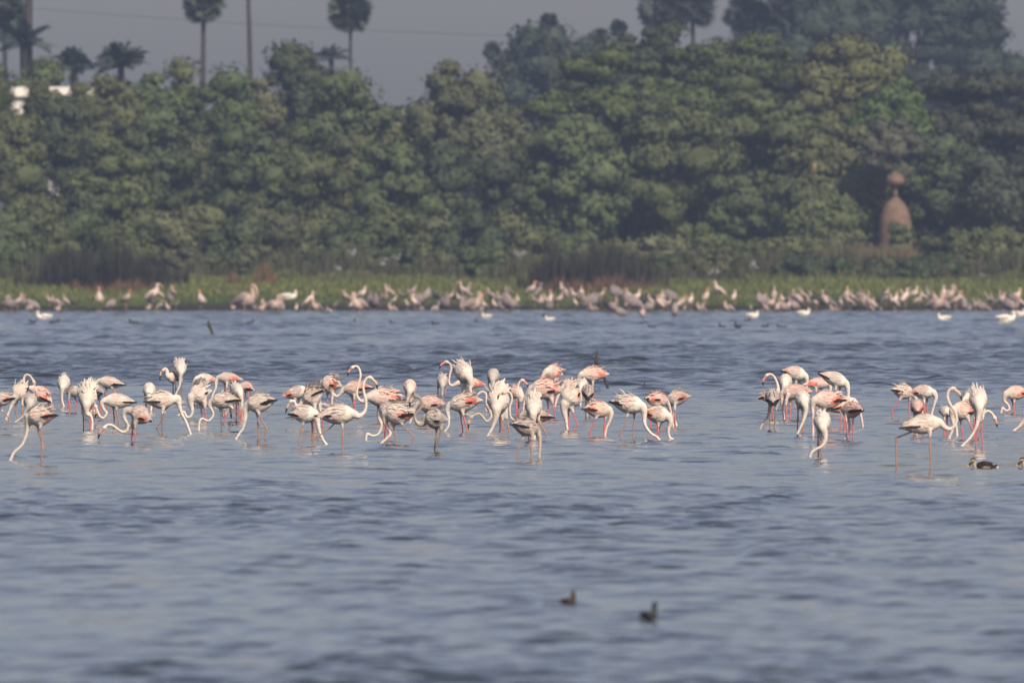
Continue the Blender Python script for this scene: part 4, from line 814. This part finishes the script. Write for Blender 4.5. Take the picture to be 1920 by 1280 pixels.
# ---------------------------------------------------------------- birds of the far shore
M['pelican'] = mat('pelican_plumage', (.50, .42, .39), .85, .15, objcol=True, noise=(9, .75, 1.15))
M['horn'] = mat('yellow_bill', (.48, .32, .18), .5, .3)
M['horn_pink'] = mat('rosy_bill', (.60, .36, .30), .5, .3)
M['orange_head'] = mat('orange_head', (.52, .25, .12), .6, .2)
M['dark_bird'] = mat('dark_plumage', (.030, .028, .030), .6, .3, noise=(12, .7, 1.4))
def spath(p, r, per=5):
    q = smooth_path(p, per); rr = np.interp(np.linspace(0, len(p) - 1, len(q)), range(len(p)), r); return q, rr
def P3(l): return [np.array([x, 0, z]) for x, z in l]
def proto(kind):
    out = []
    def part(nm, p, r, m, n=9, sq=.8):
        mb = MB(); q, rr = spath(P3(p) if len(p[0]) == 2 else [np.array(v) for v in p], r); mb.tube(q, rr, n, sq=sq); out.append((nm, mb.mesh(nm), m))
    def wing(p, r, m, y):
        for s in (-1, 1):
            mb = MB(); q, rr = spath([np.array([x, s * y * w, z]) for (x, z), w in zip(p, (.25, 1, 1, .7))], r); mb.tube(q, rr, 7, sq=.45); out.append(('wing', mb.mesh('wing'), m))
    if kind in 'sogn':
        slim = .78 if kind == 'n' else 1
        part('body', [(-.26,.36),(-.17,.45),(-.04,.56),(.06,.68),(.10,.79),(.10,.88),(.12,.94),(.155,.955)], np.array([.015,.085,.135,.105,.052,.04,.047,.03]) * slim, 'P')
        part('bill', [(.15,.955),(.22,.90),(.28,.79)], [.026,.02,.006], 'horn')
        wing([(.05,.66),(-.06,.56),(-.18,.43),(-.30,.30)], [.03,.075,.06,.012], 'W', .10 * slim)
        for s in (-1, 1): part('leg', [(-.05 , s*.035, .5), (-.03, s*.04, .26), (-.05, s*.04, -.06)], [.016,.013,.011], 'leg_grey', 5, 1)
        if kind == 'o': part('head', [(.095,.84),(.11,.91),(.14,.965),(.17,.95)], [.042,.05,.05,.03], 'orange_head')
    elif kind in 'pq':
        if kind == 'p':
            part('body', [(-.62,.30),(-.42,.40),(-.12,.46),(.14,.50),(.25,.64),(.22,.80),(.20,.90),(.27,.955),(.34,.94)], [.03,.17,.27,.23,.12,.07,.06,.07,.04], 'P')
            part('bill', [(.33,.94),(.42,.80),(.46,.52)], [.05,.055,.012], 'horn_pink')
        else:
            part('body', [(-.62,.40),(-.40,.52),(-.08,.62),(.20,.68),(.30,.86),(.16,.95),(.0,.86)], [.03,.22,.34,.28,.13,.10,.07], 'P')
            part('bill', [(.02,.88),(-.18,.82),(-.36,.80)], [.05,.04,.012], 'horn_pink')
        wing([(.16,.58),(-.08,.56),(-.36,.46),(-.66,.32)], [.05,.17,.13,.02], 'W', .17)
        for s in (-1, 1): part('leg', [(-.06, s*.09, .26), (-.06, s*.09, -.08)], [.03,.025], 'leg_grey', 5, 1)
    elif kind == 'k':
        part('body', [(-.45,.22),(-.25,.40),(.0,.52),(.16,.62),(.2,.8),(.2,.93),(.27,.96)], [.03,.16,.22,.14,.06,.055,.03], 'dark_bird')
        part('bill', [(.26,.96),(.36,.95),(.44,.92)], [.026,.018,.008], 'horn')
        wing([(.1,.58),(-.08,.50),(-.3,.36),(-.5,.2)], [.04,.12,.1,.02], 'dark_bird', .14)
        for s in (-1, 1): part('leg', [(-.06, s*.06, .32), (-.06, s*.06, -.06)], [.02,.016], 'leg_grey', 5, 1)
    else:   # white swimmer
        part('body', [(-.95,.45),(-.65,.38),(-.1,.30),(.45,.34),(.68,.55),(.62,.80),(.66,.92),(.78,.92)], [.05,.25,.38,.30,.14,.09,.10,.05], 'P')
        part('bill', [(.76,.93),(.98,.80),(1.15,.60)], [.06,.05,.012], 'horn')
        wing([(.4,.50),(.0,.52),(-.5,.50),(-1.0,.52)], [.06,.19,.15,.02], 'W', .27)
    return out
PROTO = {}
COLS = {'s': (.66,.52,.45), 'o': (.60,.47,.40), 'g': (.26,.22,.21), 'n': (.52,.40,.35), 'p': (.54,.41,.35), 'q': (.28,.23,.22), 'k': (.03,.03,.03), 'w': (.84,.79,.70)}
WCOL = {'s': (.30,.24,.23), 'o': (.36,.29,.27), 'g': (.14,.12,.12), 'n': (.34,.27,.25), 'p': (.34,.27,.25), 'q': (.19,.155,.155), 'k': (.03,.03,.03), 'w': (.84,.78,.68)}
DESC = {'s': 'pale stork', 'o': 'orange-headed stork', 'g': 'grey stork', 'n': 'slim stork', 'p': 'pinkish pelican', 'q': 'hunched grey pelican', 'k': 'dark waterbird', 'w': 'white swimming bird'}
NAME = {'s': ('stork', 'stork'), 'o': ('stork', 'stork'), 'g': ('stork', 'stork'), 'n': ('stork', 'stork'), 'p': ('pelican', 'pelican'), 'q': ('pelican', 'pelican'), 'k': ('cormorant', 'waterbird'), 'w': ('white_waterbird', 'waterbird')}
SHOREBIRDS = '''10 586 557 s,22 586 553 n,34 587 550 n,50 583 556 p,56 588 572 q,92 577 553 s,103 575 557 p,108 588 572 p,122 578 552 n,137 578 560 k,186 579 540 o,209 584 563 q,238 581 544 o,278 585 571 p,288 578 532 s,281 576 552 k,297 566 539 o,313 588 565 n,318 576 545 g,324 566 535 n,337 558 545 g,376 580 545 o,410 557 542 g,438 587 566 p,463 588 538 p,476 588 572 q,490 588 569 p,514 588 556 p,530 588 570 q,542 562 543 w,556 587 568 s,582 582 547 s,592 587 563 p,604 587 577 q,616 590 576 p,
645 566 554 k,671 589 552 p,679 570 537 s,702 588 555 q,724 564 532 n,731 562 535 n,735 588 570 p,766 562 538 g,774 560 535 n,777 588 552 s,783 576 551 o,790 588 576 q,808 562 541 k,819 588 569 p,834 590 559 q,861 574 549 s,870 572 528 n,876 566 530 g,866 588 566 p,889 590 551 p,903 592 575 q,912 599 587 w,920 572 540 n,927 588 560 s,938 587 566 q,951 588 556 q,948 560 536 n,956 562 538 g,997 562 528 o,1010 570 530 g,1012 574 557 p,1032 577 547 o,1030 588 568 q,1055 563 530 s,1020 597 586 k,1031 604 593 w,
1078 578 559 s,1090 566 537 o,1098 585 552 g,1113 574 552 n,1112 588 570 p,1127 577 562 k,1150 592 560 p,1163 600 578 q,1172 576 547 n,1180 574 541 n,1188 588 558 q,1205 600 575 p,1213 572 546 n,1217 590 568 q,1228 570 546 k,1242 583 553 s,1253 586 557 n,1265 601 571 q,1276 574 556 n,1284 584 572 p,1296 580 550 s,1313 587 569 p,1347 567 528 s,1365 587 567 p,1377 572 544 s,1408 584 570 n,1412 598 584 w,1434 589 566 n,1446 588 556 s,1460 589 562 p,1470 590 568 q,1478 576 550 g,1490 588 566 q,1507 594 579 w,
1522 570 546 n,1528 580 555 s,1563 589 572 p,1575 585 555 s,1592 584 551 n,1608 587 566 k,1626 587 553 p,1634 588 570 n,1651 588 576 q,1663 562 539 n,1675 584 552 s,1698 578 541 s,1723 573 554 p,1757 588 550 p,1768 588 562 q,1779 588 566 k,1793 588 545 n,1807 589 562 q,1818 590 568 g,1830 588 560 n,1842 590 568 q,1852 591 570 g,1860 580 550 n,1878 584 545 n,1890 590 562 q,1904 588 557 p,1916 584 557 s,1770 604 588 w,1887 607 584 w,1910 596 580 w,82 602 584 w'''
ZONES = [(70,'at the far left end of the shore flock'),(170,'below the left reed bed'),(260,'before the rust-brown grass at the left'),(360,'below the right end of the left reed bed'),(425,'on the sparse stretch left of the orange tufts'),(500,'below the orange tufts'),(570,'just right of the orange tufts'),(640,'left of the dark humped bird on the grass'),
         (712,'near the dark humped bird on the grass'),(795,'below the scattered pale weeds'),(850,'left of the two dark-backed grass birds'),(915,'midway between the gap of sky and the right reeds'),(970,'left of the right reed bed'),(1045,'at the left foot of the right reed bed'),(1140,'below the middle of the right reed bed'),(1200,'below the right half of the right reed bed'),(1240,'at the right foot of the right reed bed'),(1330,'just right of the right reed bed'),
         (1425,'on the sparse stretch below the olive-topped shrub'),(1520,'left of the dark hedge'),(1600,'below the left of the dark hedge'),(1690,'below the terracotta shrine'),(1775,'right of the terracotta shrine'),(1845,'near the right end of the shore flock'),(1990,'at the right end of the shore flock')]
ORD = ['first','second','third','fourth','fifth','sixth','seventh','eighth','ninth','tenth']
def shore_birds():
    rg = np.random.default_rng(5); L = []; rx = np.random.default_rng(77)
    for t in SHOREBIRDS.replace('\n', '').split(','):
        px, b, tp, kd = t.split(); L.append((float(px), float(b), float(tp), kd))
    have = sorted(e[0] for e in L)
    for x in np.arange(648, 1918, 13.0):
        if 1325 < x < 1425: continue
        x += rx.normal() * 3; hgt = rx.uniform(22, 34); bs = rx.uniform(568, 588)
        L.append((float(round(x)), float(round(bs)), float(round(bs - hgt)), str(rx.choice(list('sgnsgnpqkno')))))
    for x in (18, 62, 115, 300, 330, 448, 498, 522, 566, 598, 628):
        L.append((float(x), float(rx.integers(584, 590)), float(rx.integers(560, 568)), str(rx.choice(list('qgpg')))))
    zone = lambda px: next(z for lim, z in ZONES if px < lim)
    grp = {}
    for e in sorted(L): grp.setdefault((zone(e[0]), e[3]), []).append(e)
    for px, b, tp, kd in L:
        d = row_on_ground(px, b); k = d / FPX; h = (b - tp) * k * (1.04 if kd in 'sogn' else 1.06); X = (px - 960) * k
        z0 = (.05 if kd == 'w' else 0.0) if b > 583 else ground_z(X, d)
        if kd not in PROTO: PROTO[kd] = proto(kd)
        g = grp[(zone(px), kd)]; i = g.index((px, b, tp, kd))
        lab = DESC[kd] + ', ' + (ORD[i] + ' from left ' if len(g) > 1 else '') + zone(px)
        nm, cat = NAME[kd]
        o = empty(nm, (X, d, z0), lab, cat, {'stork': 'storks standing along the far shore', 'pelican': 'pelicans resting along the far shore'}.get(nm, 'waterbirds by the far shore'))
        o.rotation_euler = (0, 0, rg.uniform(0, 6.28) if kd not in 'wk' else rg.choice([0, math.pi]) + rg.normal() * .3)
        q = h if kd != 'w' else h * .9
        o.scale = (q * .9, q * .9, q * 1.05) if kd in 'pqk' else (q, q, q) if kd == 'w' else (q * 1.35, q * 1.35, q)
        f = rg.uniform(.85, 1.15)
        for pn, me, m in PROTO[kd]:
            c = bpy.data.objects.new(pn, me); C.objects.link(c); c.parent = o
            if not me.materials: me.materials.append(M['pelican'] if m in 'PW' else M[m])
            cc = WCOL[kd] if m == 'W' else COLS[kd]; c.color = (cc[0] * f, cc[1] * f, cc[2] * f, 1)
shore_birds()

# ---------------------------------------------------------------- small dark waterbirds, ducks, snags
def waterbird(px, py, wpx, hpx, label, face=1, mats=('dark_bird', 'horn'), name='coot', cat='waterbird', group=None):
    d = dist(py); k = d / FPX; w_, h_ = wpx * k, hpx * k
    o = empty(name, ((px - 960) * k, d, .05 if d > 300 else .022), label, cat, group); f = face
    mb = MB(); q, r = spath(P3([(-f*w_*.52,h_*.40),(-f*w_*.36,h_*.26),(0,h_*.18),(f*w_*.22,h_*.26),(f*w_*.30,h_*.55),(f*w_*.30,h_*.80),(f*w_*.36,h_*.90),(f*w_*.42,h_*.88)]),
                            np.array([.06,.25,.36,.32,.20,.185,.19,.09]) * min(h_, w_ * .8)); mb.tube(q, r, 10, sq=.9); link('body', mb.mesh('body'), o, M[mats[0]])
    mb = MB(); q, r = spath(P3([(f*w_*.40,h_*.88),(f*w_*.47,h_*.85),(f*w_*.53,h_*.80)]), [h_*.07,h_*.05,h_*.015]); mb.tube(q, r, 7); link('bill', mb.mesh('bill'), o, M[mats[1]])
    for s in (-1, 1):
        mb = MB(); q, r = spath([np.array([f*w_*.2, s*h_*.2, h_*.32]), np.array([-f*w_*.1, s*h_*.27, h_*.34]), np.array([-f*w_*.5, s*h_*.1, h_*.42])], [h_*.06,h_*.16,h_*.02]); mb.tube(q, r, 7, sq=.5); link('wing', mb.mesh('wing'), o, M[mats[0]])
    return o
G_ = 'small dark waterbirds floating off the far shore'
for px, py, wp, hp, fc, lab in [(61,608,15,8,-1,'small brown waterbird below the leftmost white swimmer'),(103,608,22,8,1,'long low dark waterbird right below the leftmost white swimmer'),(250,609,20,9,-1,'brownish waterbird alone off the left shore'),
      (470,609,15,8,1,'dark waterbird right of the leaning dark stump'),(661,609,14,9,1,'greenish-black waterbird, first of four in the middle of the far water'),(736,610,13,8,-1,'black waterbird, second of four in the middle of the far water'),(816,612,16,9,-1,'dark waterbird with a reddish bill, third of four in the far water'),
      (890,609,11,8,1,'tiny black waterbird, rightmost of four in the far water'),(1222,617,18,6,-1,'low reddish-brown waterbird off the right reed bed'),(1354,617,15,9,-1,'brown waterbird left of the black one'),(1383,617,13,11,-1,'black waterbird, darkest and tallest of the right-hand floating ones'),
      (1435,616,15,8,1,'dark waterbird right of the blackest one'),(1465,617,22,7,-1,'long dark waterbird, last of the right-hand floating ones'),(1402,605,14,8,1,'dim dark waterbird close under the white swimmer'),(1203,728,17,8,1,'dark low waterbird floating right of the bare branch')]:
    waterbird(px, py, wp, hp, lab, fc, group=G_)
M['grebe'] = mat('grebe_plumage', (.045, .035, .026), .7, .2, noise=(25, .7, 1.4))
waterbird(1066, 1137, 29, 25, 'small brown grebe low in the near water, left of two', 1, ('grebe', 'horn'), 'grebe', 'grebe', 'grebes in the near water')
waterbird(1217, 1166, 33, 33, 'small black grebe in the near water, right of two', 1, ('dark_bird', 'dark_bird'), 'grebe', 'grebe', 'grebes in the near water')

M['duck'] = mat('duck_back', (.022, .017, .015), .7, .2, noise=(30, .6, 1.7))
M['duck_buff'] = mat('duck_buff', (.42, .34, .24), .8, .15, noise=(40, .8, 1.1))
M['duck_tan'] = mat('duck_flank', (.22, .15, .085), .8, .15, noise=(30, .35, 1.6))
M['yellow'] = mat('yellow_bill_tip', (.75, .50, .10), .4, .4)
def duck(px, py, label):
    d = dist(py); k = d / FPX; u = k / 13.7          # read off an enlargement 13.7 times the photo
    o = empty('duck', ((px - 960) * k, d, 0), label, 'duck', 'spot-billed ducks swimming at the right')
    Z = lambda x, y, s=0.0: np.array([(x - 850) * u, s, (795 - y) * u])
    def add(nm, pts, r, m, n=12, sq=.9, par=None):
        mb = MB(); q, rr = spath(pts, np.array(r) * u); mb.tube(q, rr, n, sq=sq); return link(nm, mb.mesh(nm), par or o, M[m])
    add('body', [Z(1250,715), Z(1160,735), Z(1020,740), Z(880,735), Z(760,740), Z(690,760)], [6, 60, 118, 138, 112, 40], 'duck', 14, .95)
    add('neck', [Z(690,780), Z(655,735), Z(640,660), Z(625,615)], [62, 52, 48, 52], 'duck_buff')
    h = add('head', [Z(670,600), Z(632,600), Z(595,612), Z(560,640), Z(540,655)], [30, 62, 62, 40, 26], 'duck_buff')
    add('crown', [Z(678,580), Z(635,562), Z(590,568), Z(550,605)], [22, 44, 42, 18], 'duck', par=h)
    for s in (-1, 1): add('eye_stripe', [Z(655,598,s*50*u), Z(610,610,s*58*u), Z(560,640,s*34*u)], [6, 13, 10], 'duck', 6, 1, h)
    b = add('bill', [Z(560,645), Z(525,690), Z(500,715)], [34, 30, 26], 'duck', 9, .8)
    add('bill_tip', [Z(502,712), Z(478,738), Z(455,755)], [26, 23, 9], 'yellow', 9, .8, b)
    for s in (-1, 1):
        add('flank', [Z(800,780,s*105*u), Z(920,770,s*126*u), Z(1050,768,s*98*u)], [18, 42, 15], 'duck_tan', 8, .5)
        w_ = add('wing', [Z(760,690,s*75*u), Z(900,660,s*100*u), Z(1080,670,s*70*u), Z(1240,705,s*20*u)], [20, 60, 42, 6], 'duck', 9, .6)
        add('tertial_patch', [Z(1060,655,s*84*u), Z(1120,680,s*70*u), Z(1200,695,s*40*u)], [7, 17, 5], 'cream', 6, .8, w_)
    add('tail', [Z(1150,760), Z(1230,758), Z(1262,735)], [36, 28, 6], 'cream', 8, .7)
duck(1842, 878, 'spot-billed duck swimming left, whole dark body in view, near the tall walking flamingo')
duck(1842 + 92, 877, 'spot-billed duck cut by the right edge, head and breast only')
def snag(name, label, px, py, segs, r, mt='wood', cat='branch'):
    d = dist(py); k = d / FPX; org = at(px, py, d); org[2] = 0
    o = empty(name, org, label, cat)
    for i, s_ in enumerate(segs):
        pts = [at(x, y, d) - org + np.array([0, .05 * j, 0]) for j, (x, y) in enumerate(s_)]; mb = MB(); q, rr = spath(pts, np.interp(range(len(pts)), [0, len(pts) - 1], r[i])); mb.tube(q, rr, 7)
        link('stem' if i == 0 else 'twig', mb.mesh('stem'), o, M[mt])
snag('branch', 'bare forked branch sticking out of the water behind the centre flamingos', 1140, 731, [[(1143,738),(1138,722),(1130,700),(1122,683),(1117,676)],[(1118,682),(1118,672),(1119,664),(1120,654)],[(1117,674),(1115,686),(1116,690)]], [(.026,.030),(.034,.010),(.022,.008)])
snag('stump', 'dark leaning stump in the far water at the left', 398, 631, [[(402,637),(397,622),(393,611),(390,602)],[(395,616),(391,612),(389,609)]], [(.05,.04),(.05,.02)], 'wood', 'stump')
# ---------------------------------------------------------------- haze
def build_haze():
    mb = MB(); mb.box((-640, -60, -3.0), (640, 1660, 40.0)); me = mb.mesh('haze', smooth=False)
    m = bpy.data.materials.new('haze'); m.use_nodes = True; t = m.node_tree
    for n in list(t.nodes):
        if n.type == 'BSDF_PRINCIPLED': t.nodes.remove(n)
    v = t.nodes.new('ShaderNodeVolumePrincipled'); v.inputs['Density'].default_value = .00026; v.inputs['Anisotropy'].default_value = .25
    v.inputs['Color'].default_value = (.58, .72, 1.0, 1)
    t.links.new(v.outputs[0], t.nodes['Material Output'].inputs['Volume'])
    o = link('haze', me, None, m); tag(o, kind='stuff')
build_haze()
